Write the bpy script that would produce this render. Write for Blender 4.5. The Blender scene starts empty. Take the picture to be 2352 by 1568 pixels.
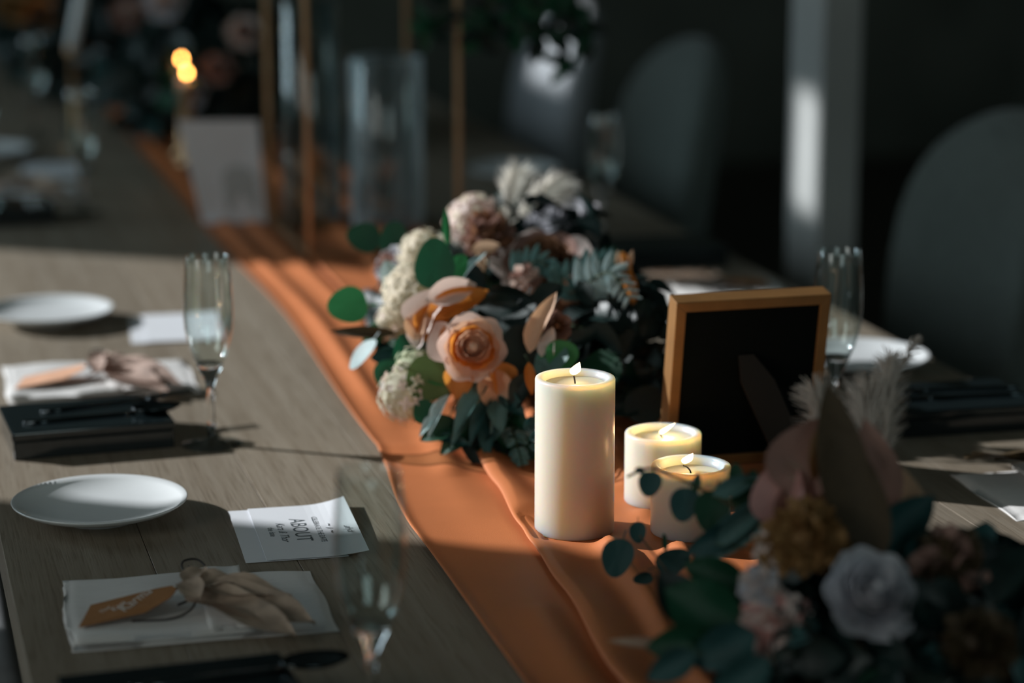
import bpy, bmesh, math, random
from mathutils import Vector, Matrix, Quaternion
random.seed(7)
R = random.Random(11)
sc = bpy.context.scene
COL = sc.collection
PI = math.pi
TZ = 0.75                                   # table top height

# ------------------------------------------------------------------ camera
F, PITCH, HEAD, CZ = 5553.0, math.radians(12.75), math.radians(15.1), TZ + 0.68
CAMX = -0.102
cam = bpy.data.cameras.new('camera'); camo = bpy.data.objects.new('camera', cam); COL.objects.link(camo)
cam.sensor_width = 36.0; cam.lens = 36.0 * F / 2352
camo.location = (CAMX, 0, CZ)
camo.rotation_euler = (PI / 2 - PITCH, 0, -HEAD)
cam.clip_start = 0.05; cam.clip_end = 60
cam.dof.use_dof = True; cam.dof.focus_distance = 2.23; cam.dof.aperture_fstop = 2.3
cam.dof.aperture_blades = 9
sc.camera = camo

# ------------------------------------------------------------------ light and exposure
w = bpy.data.worlds.new('world'); sc.world = w; w.use_nodes = True
w.node_tree.nodes['Background'].inputs[0].default_value = (0.45, 0.75, 0.80, 1)
w.node_tree.nodes['Background'].inputs[1].default_value = 0.6
sc.view_settings.view_transform = 'Standard'; sc.view_settings.look = 'None'
sc.view_settings.gamma = 1.0; sc.view_settings.use_curve_mapping = False
sc.view_settings.exposure = 0.0
SUND = Vector((1.0, -0.65, -0.506)).normalized()
sl = bpy.data.lights.new('sun', 'SUN'); sl.energy = 5.6; sl.angle = math.radians(0.53); sl.color = (0.97, 0.985, 1.0)
so = bpy.data.objects.new('sun', sl); COL.objects.link(so)
so.rotation_euler = SUND.to_track_quat('-Z', 'Y').to_euler(); so.location = (-6, 8, 5)

def area(name, loc, direction, sx, sy, power, color):
    l = bpy.data.lights.new(name, 'AREA'); l.shape = 'RECTANGLE'; l.size = sx; l.size_y = sy
    l.energy = power; l.color = color
    o = bpy.data.objects.new(name, l); COL.objects.link(o); o.location = loc
    o.rotation_euler = Vector(direction).to_track_quat('-Z', 'Z' if abs(direction[2]) < .9 else 'Y').to_euler()
    return o
# skylight of the main window, then lamps at the other openings (long side upright)
area('skylight_main', (-2.50, 4.80, 1.85), (1, 0, -.05), 1.36, 1.75, 30, (0.72, 0.90, 1.0))
area('fill_front', (-2.50, .9, 1.9), (1, 0.15, -.1), 1.3, 1.5, 13, (1.0, 0.95, 0.88))  # added lamp from the left to brighten the near napkins; no known window
area('fill_rear', (0.2, -1.92, 1.9), (0, 1, -.15), 1.5, 1.5, 8.0, (0.85, 0.95, 0.92))  # added fill lamp behind the camera for the foreground; no known window
area('skylight_right', (4.42, 1.6, 2.0), (-1, 0, -.1), 1.4, 1.4, 4.0, (0.80, 0.95, 0.92))
sc.cycles.use_denoising = True
sc.cycles.max_bounces = 10; sc.cycles.transparent_max_bounces = 24
sc.cycles.sample_clamp_indirect = 10.0
sc.cycles.caustics_reflective = False; sc.cycles.caustics_refractive = True

# ------------------------------------------------------------------ pixel -> real position helpers
def at(u, v, z=TZ):
    """point of the horizontal plane z seen at pixel (u, v)"""
    a, b = u - 1176, v - 784
    f = F * math.cos(PITCH) - b * math.sin(PITCH); zz = -(F * math.sin(PITCH) + b * math.cos(PITCH))
    t = (z - CZ) / zz; x, y = a * t, f * t
    return Vector((x * math.cos(HEAD) + y * math.sin(HEAD) + CAMX, -x * math.sin(HEAD) + y * math.cos(HEAD), z))
def W(u, v, D):
    """point at horizontal forward distance D seen at pixel (u, v)"""
    a, b = u - 1176, v - 784
    f = F * math.cos(PITCH) - b * math.sin(PITCH); zz = -(F * math.sin(PITCH) + b * math.cos(PITCH))
    t = D / f; x = a * t
    return Vector((x * math.cos(HEAD) + D * math.sin(HEAD) + CAMX, -x * math.sin(HEAD) + D * math.cos(HEAD), CZ + zz * t))
CAMP = Vector((CAMX, 0, CZ))
RIGHT = Vector((math.cos(HEAD), -math.sin(HEAD), 0)); FWD = Vector((math.sin(HEAD), math.cos(HEAD), 0)); UP = Vector((0, 0, 1))
def tocam(p): return (CAMP - p).normalized()

# ------------------------------------------------------------------ materials
MATS = {}
def mat(name, col, rough=0.5, spec=0.5, metal=0.0, sss=0.0, sssr=(1, .5, .3), trans=0.0, ior=1.45, emit=None, estr=0.0,
        noise=0.0, nscale=20.0, stretch=(1, 1, 1), bump=0.0, bscale=200.0, sheen=0.0, coat=0.0, col2=None, back=None):
    if name in MATS: return MATS[name]
    m = bpy.data.materials.new(name); m.use_nodes = True; MATS[name] = m
    nt = m.node_tree; b = nt.nodes['Principled BSDF']; L = nt.links
    b.inputs['Base Color'].default_value = (*col, 1); b.inputs['Roughness'].default_value = rough
    b.inputs['Specular IOR Level'].default_value = spec; b.inputs['Metallic'].default_value = metal
    b.inputs['IOR'].default_value = ior; b.inputs['Transmission Weight'].default_value = trans
    b.inputs['Sheen Weight'].default_value = sheen; b.inputs['Coat Weight'].default_value = coat
    if sss:
        b.inputs['Subsurface Weight'].default_value = sss; b.inputs['Subsurface Radius'].default_value = sssr
        b.inputs['Subsurface Scale'].default_value = 1.0
    if emit:
        b.inputs['Emission Color'].default_value = (*emit, 1); b.inputs['Emission Strength'].default_value = estr
    tc = mp = None
    if noise or bump:
        tc = nt.nodes.new('ShaderNodeTexCoord'); mp = nt.nodes.new('ShaderNodeMapping')
        mp.inputs['Scale'].default_value = stretch; L.new(tc.outputs['Object'], mp.inputs['Vector'])
    if noise:
        n = nt.nodes.new('ShaderNodeTexNoise'); n.inputs['Scale'].default_value = nscale; n.inputs['Detail'].default_value = 6
        L.new(mp.outputs[0], n.inputs['Vector'])
        r = nt.nodes.new('ShaderNodeValToRGB')
        c2 = col2 or tuple(c * (1 + noise) for c in col); c1 = tuple(c * (1 - noise) for c in col) if not col2 else col
        r.color_ramp.elements[0].position = 0.35; r.color_ramp.elements[0].color = (*c1, 1)
        r.color_ramp.elements[1].position = 0.65; r.color_ramp.elements[1].color = (*c2, 1)
        L.new(n.outputs['Fac'], r.inputs[0]); L.new(r.outputs[0], b.inputs['Base Color'])
    if bump:
        n2 = nt.nodes.new('ShaderNodeTexNoise'); n2.inputs['Scale'].default_value = bscale; n2.inputs['Detail'].default_value = 4
        L.new(mp.outputs[0], n2.inputs['Vector'])
        bp = nt.nodes.new('ShaderNodeBump'); bp.inputs['Strength'].default_value = bump; bp.inputs['Distance'].default_value = 0.002
        L.new(n2.outputs['Fac'], bp.inputs['Height']); L.new(bp.outputs[0], b.inputs['Normal'])
    return m

def leafmat(name, col, rough=0.42, tr=0.25, var=0.25, tcol=None, sheen=0.0):
    """thin leaf or petal: a diffuse and glossy surface that lets some light through"""
    if name in MATS: return MATS[name]
    m = mat(name, col, rough=rough, noise=var, nscale=55.0, bump=0.25, bscale=260.0, sheen=sheen)
    nt = m.node_tree; b = nt.nodes['Principled BSDF']; out = nt.nodes['Material Output']
    t = nt.nodes.new('ShaderNodeBsdfTranslucent'); t.inputs[0].default_value = (*(tcol or tuple(min(1, c * 1.5) for c in col)), 1)
    mx = nt.nodes.new('ShaderNodeMixShader'); mx.inputs[0].default_value = tr
    nt.links.new(b.outputs[0], mx.inputs[1]); nt.links.new(t.outputs[0], mx.inputs[2]); nt.links.new(mx.outputs[0], out.inputs[0])
    return m

def thinglass(name, tint=(0.96, 0.985, 0.98), lo=0.07, hi=0.9):
    """thin walled clear glass: passes light straight on, mirrors more towards its silhouette"""
    if name in MATS: return MATS[name]
    m = bpy.data.materials.new(name); m.use_nodes = True; MATS[name] = m
    nt = m.node_tree; nt.nodes.remove(nt.nodes['Principled BSDF']); out = nt.nodes['Material Output']
    lw0 = nt.nodes.new('ShaderNodeLayerWeight'); lw0.inputs[0].default_value = .5
    pw_ = nt.nodes.new('ShaderNodeMath'); pw_.operation = 'POWER'; pw_.inputs[1].default_value = 3.0
    lw = nt.nodes.new('ShaderNodeMapRange'); lw.inputs['To Min'].default_value = lo; lw.inputs['To Max'].default_value = hi
    nt.links.new(lw0.outputs['Facing'], pw_.inputs[0]); nt.links.new(pw_.outputs[0], lw.inputs['Value'])
    tr = nt.nodes.new('ShaderNodeBsdfTransparent'); tr.inputs[0].default_value = (*tint, 1)
    gl = nt.nodes.new('ShaderNodeBsdfGlossy'); gl.inputs['Roughness'].default_value = 0.05; gl.inputs[0].default_value = (.9, .95, .95, 1)
    mx = nt.nodes.new('ShaderNodeMixShader')
    nt.links.new(lw.outputs[0], mx.inputs[0]); nt.links.new(tr.outputs[0], mx.inputs[1]); nt.links.new(gl.outputs[0], mx.inputs[2])
    nt.links.new(mx.outputs[0], out.inputs[0])
    return m

def woodmat(name, c1, c2, rough=0.5, along='Y', bump=0.5, spec=0.4):
    if name in MATS: return MATS[name]
    m = bpy.data.materials.new(name); m.use_nodes = True; MATS[name] = m
    nt = m.node_tree; b = nt.nodes['Principled BSDF']; L = nt.links
    tc = nt.nodes.new('ShaderNodeTexCoord'); oi = nt.nodes.new('ShaderNodeObjectInfo')
    mp = nt.nodes.new('ShaderNodeMapping'); s = {'Y': (60, 2.2, 60), 'X': (2.2, 60, 60), 'Z': (60, 60, 2.2)}[along]
    mp.inputs['Scale'].default_value = s
    add = nt.nodes.new('ShaderNodeVectorMath'); add.operation = 'ADD'
    L.new(tc.outputs['Object'], mp.inputs['Vector']); L.new(mp.outputs[0], add.inputs[0]); L.new(oi.outputs['Random'], add.inputs[1])
    sclv = nt.nodes.new('ShaderNodeVectorMath'); sclv.operation = 'SCALE'; sclv.inputs['Scale'].default_value = 90
    L.new(oi.outputs['Random'], sclv.inputs[0]); L.new(sclv.outputs[0], add.inputs[1])
    n = nt.nodes.new('ShaderNodeTexNoise'); n.inputs['Scale'].default_value = 0.8; n.inputs['Detail'].default_value = 8; n.inputs['Roughness'].default_value = .65
    L.new(add.outputs[0], n.inputs['Vector'])
    n2 = nt.nodes.new('ShaderNodeTexNoise'); n2.inputs['Scale'].default_value = 7.0; n2.inputs['Detail'].default_value = 3
    L.new(add.outputs[0], n2.inputs['Vector'])
    r = nt.nodes.new('ShaderNodeValToRGB'); r.color_ramp.elements[0].position = .32; r.color_ramp.elements[1].position = .68
    r.color_ramp.elements[0].color = (*c1, 1); r.color_ramp.elements[1].color = (*c2, 1)
    L.new(n.outputs['Fac'], r.inputs[0])
    # per plank tone
    mr = nt.nodes.new('ShaderNodeMapRange'); mr.inputs['To Min'].default_value = .78; mr.inputs['To Max'].default_value = 1.18
    L.new(oi.outputs['Random'], mr.inputs['Value'])
    mm = nt.nodes.new('ShaderNodeMix'); mm.data_type = 'RGBA'; mm.blend_type = 'MULTIPLY'; mm.inputs[0].default_value = 1
    L.new(r.outputs[0], mm.inputs[6])
    comb = nt.nodes.new('ShaderNodeCombineColor')
    for i in range(3): L.new(mr.outputs[0], comb.inputs[i])
    L.new(comb.outputs[0], mm.inputs[7])
    # dark pores
    pr = nt.nodes.new('ShaderNodeValToRGB'); pr.color_ramp.elements[0].position = .36; pr.color_ramp.elements[1].position = .46
    pr.color_ramp.elements[0].color = (.72, .69, .65, 1); pr.color_ramp.elements[1].color = (1, 1, 1, 1)
    L.new(n2.outputs['Fac'], pr.inputs[0])
    m2 = nt.nodes.new('ShaderNodeMix'); m2.data_type = 'RGBA'; m2.blend_type = 'MULTIPLY'; m2.inputs[0].default_value = .8
    L.new(mm.outputs[2], m2.inputs[6]); L.new(pr.outputs[0], m2.inputs[7]); L.new(m2.outputs[2], b.inputs['Base Color'])
    b.inputs['Roughness'].default_value = rough; b.inputs['Specular IOR Level'].default_value = spec
    bp = nt.nodes.new('ShaderNodeBump'); bp.inputs['Strength'].default_value = bump; bp.inputs['Distance'].default_value = .0008
    L.new(n2.outputs['Fac'], bp.inputs['Height']); L.new(bp.outputs[0], b.inputs['Normal'])
    return m

M_table = woodmat('weathered_oak', (0.200, 0.160, 0.115), (0.280, 0.238, 0.185), rough=.55)
M_darkwood = woodmat('dark_walnut', (0.020, 0.018, 0.012), (0.05, 0.04, 0.026), rough=.6, along='Z')
M_floor = woodmat('dark_floorboards', (0.03, 0.026, 0.018), (0.07, 0.055, 0.038), rough=.5)
M_wall = mat('dark_plaster', (0.115, 0.125, 0.100), rough=.9, noise=.15, nscale=3)
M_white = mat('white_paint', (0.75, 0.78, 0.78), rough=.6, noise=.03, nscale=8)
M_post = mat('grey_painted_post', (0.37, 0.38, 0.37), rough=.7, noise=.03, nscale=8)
M_ceil = mat('dark_ceiling', (0.16, 0.18, 0.16), rough=.95, noise=.1)
M_runner = mat('burnt_orange_satin', (0.56, 0.175, 0.058), rough=.6, sheen=.0, noise=.05, nscale=9, bump=.12, bscale=900)
M_candle = mat('ivory_wax', (0.67, 0.650, 0.575), rough=.32, sss=1.0, sssr=(.085, .048, .020), spec=.5, noise=.015, nscale=12, ior=1.4)
M_pool = mat('melted_wax', (0.70, 0.58, 0.40), rough=.08, sss=.8, sssr=(.02, .010, .004), spec=.6)
M_wick = mat('charred_wick', (0.01, 0.008, 0.008), rough=.9, bump=.3)
M_flame = mat('candle_flame', (0, 0, 0), emit=(1.0, .74, .46), estr=5.0)
def flamemat(m):
    nt = m.node_tree; out = nt.nodes['Material Output']; nt.nodes.remove(nt.nodes['Principled BSDF'])
    return nt, out
def mkflame(name, col, st):
    m = bpy.data.materials.new(name); m.use_nodes = True; nt, out = flamemat(m)
    e = nt.nodes.new('ShaderNodeEmission'); e.inputs[0].default_value = (*col, 1); e.inputs[1].default_value = st
    t = nt.nodes.new('ShaderNodeBsdfTransparent'); a = nt.nodes.new('ShaderNodeAddShader')
    nt.links.new(e.outputs[0], a.inputs[0]); nt.links.new(t.outputs[0], a.inputs[1]); nt.links.new(a.outputs[0], out.inputs[0]); return m
M_flame = mkflame('bright_candle_flame', (1.0, .72, .42), 2.2)
M_farflame = mat('far_candle_flame', (0, 0, 0), emit=(1.0, .40, .09), estr=46.0)
M_china = mat('white_glazed_china', (0.80, 0.83, 0.84), rough=.18, spec=.5, noise=.01, nscale=30)
M_glass = mat('solid_clear_glass', (1, 1, 1), rough=.03, trans=1.0, ior=1.48)
M_thin = thinglass('thin_clear_glass')
M_vase = thinglass('vase_glass', tint=(.80, .87, .88))
def glintglass(name):  # highlights painted in as streaky white diffuse, stronger towards the silhouette
    m = thinglass(name, tint=(.78, .85, .86)); nt = m.node_tree; out = nt.nodes['Material Output']
    prev = out.inputs[0].links[0].from_socket
    df = nt.nodes.new('ShaderNodeBsdfDiffuse'); df.inputs[0].default_value = (.85, .92, .97, 1)
    l2 = nt.nodes.new('ShaderNodeLayerWeight'); l2.inputs[0].default_value = .5
    p2 = nt.nodes.new('ShaderNodeMath'); p2.operation = 'POWER'; p2.inputs[1].default_value = 1.25
    tc = nt.nodes.new('ShaderNodeTexCoord'); mp = nt.nodes.new('ShaderNodeMapping'); mp.inputs['Scale'].default_value = (60, 60, 9)
    n = nt.nodes.new('ShaderNodeTexNoise'); n.inputs['Scale'].default_value = 1.0; n.inputs['Detail'].default_value = 3
    mr = nt.nodes.new('ShaderNodeMapRange'); mr.inputs['From Min'].default_value = .35; mr.inputs['From Max'].default_value = .65; mr.inputs['To Min'].default_value = .12; mr.inputs['To Max'].default_value = 1.9
    mu = nt.nodes.new('ShaderNodeMath'); mu.operation = 'MULTIPLY'; mu.use_clamp = True
    L = nt.links; L.new(l2.outputs['Facing'], p2.inputs[0]); L.new(tc.outputs['Object'], mp.inputs[0]); L.new(mp.outputs[0], n.inputs['Vector']); L.new(n.outputs['Fac'], mr.inputs['Value'])
    L.new(p2.outputs[0], mu.inputs[0]); L.new(mr.outputs[0], mu.inputs[1])
    mx = nt.nodes.new('ShaderNodeMixShader'); L.new(mu.outputs[0], mx.inputs[0]); L.new(prev, mx.inputs[1]); L.new(df.outputs[0], mx.inputs[2]); L.new(mx.outputs[0], out.inputs[0])
    return m
M_glint = glintglass('crystal_painted_glints')
M_gold = mat('brushed_gold', (0.50, 0.32, 0.18), rough=.42, metal=.9, noise=.1, nscale=30, stretch=(1, 1, 8))
M_framegold = mat('gold_painted_moulding', (0.27, 0.135, 0.045), rough=.5, metal=.3, noise=.08, nscale=40)
M_black = mat('black_velvet_backing', (0.003, 0.005, 0.005), rough=.85, bump=.2, bscale=800, spec=.1)
M_leg = mat('dark_easel_leg', (0.014, 0.010, 0.007), rough=.7, noise=.2)
M_linen = mat('white_linen', (0.82, 0.80, 0.78), rough=.9, sheen=.2, noise=.035, nscale=60, stretch=(1, 9, 1), bump=.5, bscale=700)
M_paper = mat('white_card_paper', (0.78, 0.80, 0.84), rough=.8, noise=.01, nscale=50)
M_paper2 = mat('grey_white_card', (0.78, 0.79, 0.83), rough=.8, noise=.02, nscale=50)
M_ink = mat('grey_ink', (0.10, 0.12, 0.13), rough=.8)
M_whiteink = mat('white_ink', (0.75, 0.72, 0.68), rough=.7)
M_tag = mat('tan_leather_paper_tag', (0.36, 0.16, 0.055), rough=.7, noise=.08, nscale=60, bump=.2, bscale=500)
M_tagpink = mat('peach_paper_tag', (0.75, 0.42, 0.27), rough=.7, noise=.06, nscale=60)
M_cord = mat('dark_waxed_cord', (0.035, 0.028, 0.024), rough=.6, bump=.6, bscale=900)
M_lacquer = mat('black_lacquer', (0.010, 0.016, 0.018), rough=.12, spec=.6, coat=.5, noise=.1, nscale=8)
M_steel = mat('black_polished_steel', (0.10, 0.12, 0.13), rough=.15, metal=1.0, noise=.05)
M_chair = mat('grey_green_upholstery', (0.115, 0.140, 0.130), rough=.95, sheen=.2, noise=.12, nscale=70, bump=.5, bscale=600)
M_chairsunlit = mat('sun_lightened_upholstery', (0.30, 0.32, 0.34), rough=.95, sheen=.2, noise=.08, nscale=70, bump=.4, bscale=600)  # same chair cloth with sunlight put into a lighter colour
M_chairleg = woodmat('chair_leg_wood', (.03, .02, .012), (.07, .045, .025), rough=.5, along='Z')
L_dark = leafmat('dark_green_leaf', (0.008, 0.065, 0.032), rough=.45, tr=.12, var=.3)
L_green = leafmat('fresh_green_leaf', (0.03, 0.21, 0.07), rough=.5, tr=.25, var=.2)
L_mid = leafmat('deep_green_leaf', (0.010, 0.10, 0.045), rough=.5, tr=.2, var=.25)
L_olive = leafmat('olive_green_leaf', (0.10, 0.16, 0.05), rough=.55, tr=.25)
L_euc = leafmat('blue_grey_eucalyptus', (0.10, 0.21, 0.20), rough=.36, tr=.12, var=.2)
L_teal = leafmat('teal_eucalyptus', (0.022, 0.085, 0.085), rough=.45, tr=.1, var=.25)
L_silver = leafmat('silvery_leaf', (0.42, 0.55, 0.56), rough=.35, tr=.15, var=.1)
L_black = leafmat('blackish_green_leaf', (0.006, 0.020, 0.018), rough=.45, tr=.05, var=.3)
L_brown = leafmat('dried_brown_leaf', (0.060, 0.040, 0.018), rough=.6, tr=.15, var=.3)
L_orange = leafmat('orange_autumn_leaf', (0.58, 0.21, 0.035), rough=.5, tr=.35, var=.25, tcol=(.8, .3, .05))
L_tan = leafmat('tan_dried_leaf', (0.46, 0.35, 0.27), rough=.7, tr=.15, var=.25)
P_peach = leafmat('peach_petal', (0.82, 0.54, 0.37), rough=.6, tr=.3, var=.10, tcol=(.95, .58, .32))
P_peachdeep = leafmat('apricot_petal', (0.72, 0.30, 0.085), rough=.6, tr=.4, var=.15, tcol=(.95, .38, .06))
P_peachl = leafmat('light_peach_petal', (0.84, 0.60, 0.46), rough=.6, tr=.3, var=.06, tcol=(.9, .6, .4))
P_blush = leafmat('blush_white_petal', (0.86, 0.73, 0.68), rough=.6, tr=.3, var=.05, tcol=(.9, .7, .6))
P_cream = leafmat('cream_petal', (0.74, 0.65, 0.52), rough=.65, tr=.3, var=.1)
P_creamgreen = leafmat('greenish_cream_petal', (0.52, 0.56, 0.38), rough=.65, tr=.3, var=.15)
P_white = leafmat('white_petal', (0.56, 0.56, 0.60), rough=.6, tr=.25, var=.05)
P_pink = leafmat('pink_petal', (0.66, 0.36, 0.33), rough=.6, tr=.3, var=.12)
P_brown = leafmat('toffee_brown_petal', (0.28, 0.135, 0.075), rough=.65, tr=.25, var=.2)
P_ochre = leafmat('ochre_petal', (0.32, 0.175, 0.065), rough=.65, tr=.25, var=.2)
P_dusty = leafmat('dusty_rose_petal', (0.34, 0.20, 0.165), rough=.65, tr=.2, var=.15)
P_tanpod = leafmat('beige_seed_pod', (0.62, 0.42, 0.28), rough=.6, tr=.2, var=.15)
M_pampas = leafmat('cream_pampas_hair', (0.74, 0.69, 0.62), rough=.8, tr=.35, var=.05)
M_pampasdim = leafmat('shaded_pampas_hair', (0.55, 0.49, 0.44), rough=.8, tr=.3, var=.08)  # cream plume hair, colour darkened for the dim near corner
M_stem = mat('green_stem', (0.04, 0.07, 0.03), rough=.6, noise=.2)
M_brownstem = mat('brown_stem', (0.07, 0.045, 0.02), rough=.7, noise=.2)

# ------------------------------------------------------------------ object helpers
def link(o, parent=None):
    COL.objects.link(o)
    if parent: o.parent = parent
    return o
def meshdata(name, verts, faces, m, smooth=True):
    me = bpy.data.meshes.new(name); me.from_pydata([tuple(v) for v in verts], [], faces); me.update()
    if m: me.materials.append(m)
    if smooth:
        for p in me.polygons: p.use_smooth = True
    return me
def mk(name, verts, faces, m, parent=None, smooth=True, loc=None):
    o = bpy.data.objects.new(name, meshdata(name, verts, faces, m, smooth))
    if loc is not None: o.location = loc
    return link(o, parent)
def inst(name, me, parent=None, mw=None):
    o = bpy.data.objects.new(name, me); link(o, parent)
    if mw is not None: o.matrix_local = mw
    return o
def thing(name, label, cat, loc=(0, 0, 0), rz=0.0, group=None):
    o = bpy.data.objects.new(name, None); o.empty_display_size = .02; COL.objects.link(o)
    o.location = loc; o.rotation_euler = (0, 0, rz); o['label'] = label; o['category'] = cat
    if group: o['group'] = group
    return o
def node(name, parent, mw=None):
    o = bpy.data.objects.new(name, None); o.empty_display_size = .01; link(o, parent)
    if mw is not None: o.matrix_local = mw
    return o
def tag(o, label, cat, group=None):
    o['label'] = label; o['category'] = cat
    if group: o['group'] = group
    return o
def struct(o): o['kind'] = 'structure'; return o
def copy_tree(o, parent=None):
    c = o.copy(); COL.objects.link(c)
    if parent: c.parent = parent
    for ch in list(o.children):
        copy_tree(ch, c)
    return c
def dup(root, loc, rz=0.0, label=None, group=None, scale=None):
    c = copy_tree(root); c.location = loc; c.rotation_euler = (0, 0, rz)
    if label: c['label'] = label
    if group: c['group'] = group
    if scale: c.scale = (scale,) * 3
    return c

def boxgeo(c, s, bev=0.0, segs=2):
    bm = bmesh.new(); bmesh.ops.create_cube(bm, size=1.0)
    bmesh.ops.scale(bm, vec=s, verts=bm.verts)
    if bev: bmesh.ops.bevel(bm, geom=bm.edges[:], offset=bev, segments=segs, affect='EDGES', profile=.5)
    bmesh.ops.translate(bm, vec=c, verts=bm.verts)
    v = [tuple(x.co) for x in bm.verts]; bm.verts.index_update(); f = [[q.index for q in p.verts] for p in bm.faces]; bm.free()
    return v, f
def box(name, c, s, m, parent=None, bev=0.0, segs=2, smooth=False):
    v, f = boxgeo(c, s, bev, segs); return mk(name, v, f, m, parent, smooth)
def join(*gs):
    V, Fc = [], []
    for v, f in gs:
        o = len(V); V += list(v); Fc += [[i + o for i in p] for p in f]
    return V, Fc
def lathegeo(prof, seg=32, closed=False, sx=1.0, sy=1.0):
    V, Fc = [], []
    n = len(prof)
    for (r, z) in prof:
        for k in range(seg):
            a = 2 * PI * k / seg; V.append((r * math.cos(a) * sx, r * math.sin(a) * sy, z))
    for i in range(n - 1 + (1 if closed else 0)):
        j = (i + 1) % n
        for k in range(seg):
            k2 = (k + 1) % seg
            Fc.append([i * seg + k, i * seg + k2, j * seg + k2, j * seg + k])
    if not closed:
        if prof[0][0] > 1e-6: Fc.append([k for k in range(seg)][::-1])
        if prof[-1][0] > 1e-6: Fc.append([(n - 1) * seg + k for k in range(seg)])
    return V, Fc
def lathe(name, prof, m, parent=None, seg=32, loc=None, closed=False, **k):
    v, f = lathegeo(prof, seg, closed, **k); return mk(name, v, f, m, parent, True, loc)
def tubegeo(pts, r, seg=8):
    pts = [Vector(p) for p in pts]; V, Fc = [], []; n = len(pts)
    rs = r if isinstance(r, (list, tuple)) else [r] * n
    up = Vector((0, 0, 1)); prev = None
    for i, p in enumerate(pts):
        d = (pts[min(i + 1, n - 1)] - pts[max(i - 1, 0)]).normalized()
        if prev is None: s = d.cross(up if abs(d.z) < .9 else Vector((1, 0, 0))).normalized()
        else: s = (prev - d * prev.dot(d)).normalized()
        prev = s; t = d.cross(s)
        for k in range(seg):
            a = 2 * PI * k / seg; V.append(p + (s * math.cos(a) + t * math.sin(a)) * rs[i])
    for i in range(n - 1):
        for k in range(seg):
            k2 = (k + 1) % seg; Fc.append([i * seg + k, i * seg + k2, (i + 1) * seg + k2, (i + 1) * seg + k])
    Fc.append(list(range(seg))[::-1]); Fc.append([(n - 1) * seg + k for k in range(seg)])
    return V, Fc
def tube(name, pts, r, m, parent=None, seg=8):
    v, f = tubegeo(pts, r, seg); return mk(name, v, f, m, parent)
def bez(p0, p1, p2, n=10):
    p0, p1, p2 = Vector(p0), Vector(p1), Vector(p2)
    return [p0 * (1 - t) ** 2 + p1 * 2 * t * (1 - t) + p2 * t * t for t in [i / n for i in range(n + 1)]]
def smoothpts(pts, n=6):
    P = [Vector(p) for p in pts]; out = []
    for i in range(len(P) - 1):
        a, b, c, d = P[max(i - 1, 0)], P[i], P[i + 1], P[min(i + 2, len(P) - 1)]
        for k in range(n):
            t = k / n; out.append(.5 * ((2 * b) + (c - a) * t + (2 * a - 5 * b + 4 * c - d) * t * t + (3 * b - a - 3 * c + d) * t ** 3))
    out.append(P[-1]); return out
def basis(loc, zdir, ydir, s=1.0, sx=None):
    z = Vector(zdir).normalized(); y = Vector(ydir) - z * Vector(ydir).dot(z)
    if y.length < 1e-4: y = Vector((1, 0, 0)) - z * z.x
    y.normalize(); x = y.cross(z)
    m = Matrix((x, y, z)).transposed().to_4x4()
    S = Matrix.Diagonal((sx or s, s, s, 1))
    return Matrix.Translation(loc) @ m @ S

def textmesh(parent, s, loc, size, rot, m, shear=0.0):
    c = bpy.data.curves.new('t', 'FONT'); c.body = s; c.size = size; c.shear = shear; c.align_x = 'CENTER'; c.align_y = 'CENTER'; c.extrude = .00003; c.resolution_u = 3
    t = bpy.data.objects.new('t', c); COL.objects.link(t)
    me = bpy.data.meshes.new_from_object(t); bpy.data.objects.remove(t); bpy.data.curves.remove(c)
    me.materials.clear(); me.materials.append(m)
    o = bpy.data.objects.new('lettering', me); link(o, parent); o.location = loc; o.rotation_euler = rot; return o
# ------------------------------------------------------------------ room
RX0, RX1, RY0, RY1, RH = -2.6, 4.5, -2.0, 9.0, 3.4
struct(box('floor', ((RX0 + RX1) / 2, (RY0 + RY1) / 2, -.05), (RX1 - RX0 + .4, RY1 - RY0 + .4, .1), M_floor))
struct(box('ceiling', ((RX0 + RX1) / 2, (RY0 + RY1) / 2, RH + .05), (RX1 - RX0 + .4, RY1 - RY0 + .4, .1), M_ceil))
struct(box('wall_back', ((RX0 + RX1) / 2, RY1 + .06, RH / 2), (RX1 - RX0 + .4, .12, RH), M_wall))
def wall_with_holes(name, axis, pos, a0, a1, holes, m, th=.12):
    """wall standing on axis=pos, from a0 to a1, with rectangular openings (b0,b1,z0,z1); built as one mesh of blocks"""
    ys = sorted({a0, a1, *[h[0] for h in holes], *[h[1] for h in holes]}); zs = sorted({0, RH, *[h[2] for h in holes], *[h[3] for h in holes]})
    gs = []
    for i in range(len(ys) - 1):
        for j in range(len(zs) - 1):
            cy, cz = (ys[i] + ys[i + 1]) / 2, (zs[j] + zs[j + 1]) / 2
            if any(h[0] < cy < h[1] and h[2] < cz < h[3] for h in holes): continue
            c = (pos, cy, cz) if axis == 'x' else (cy, pos, cz)
            s = (th, ys[i + 1] - ys[i], zs[j + 1] - zs[j]) if axis == 'x' else (ys[i + 1] - ys[i], th, zs[j + 1] - zs[j])
            gs.append(boxgeo(c, s))
    v, f = join(*gs); return struct(mk(name, v, f, m, None, False))
WIN = (4.01, 5.51, .85, 2.75)
WPOST = (6.45, 6.62, 2.76, 3.02)  # narrow opening added so that sun strikes only the post
WCH = (7.88, 8.26, 2.79, 3.22)  # opening added to throw a sun patch on the far chair
wall_with_holes('wall_left', 'x', RX0 - .03, RY0, RY1, [WIN, WPOST, WCH, (.25, 1.55, 1.1, 2.7)], M_wall, .06)
wall_with_holes('wall_right', 'x', RX1 + .06, RY0, RY1, [(.85, 2.35, 1.2, 2.8)], M_wall)
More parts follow.
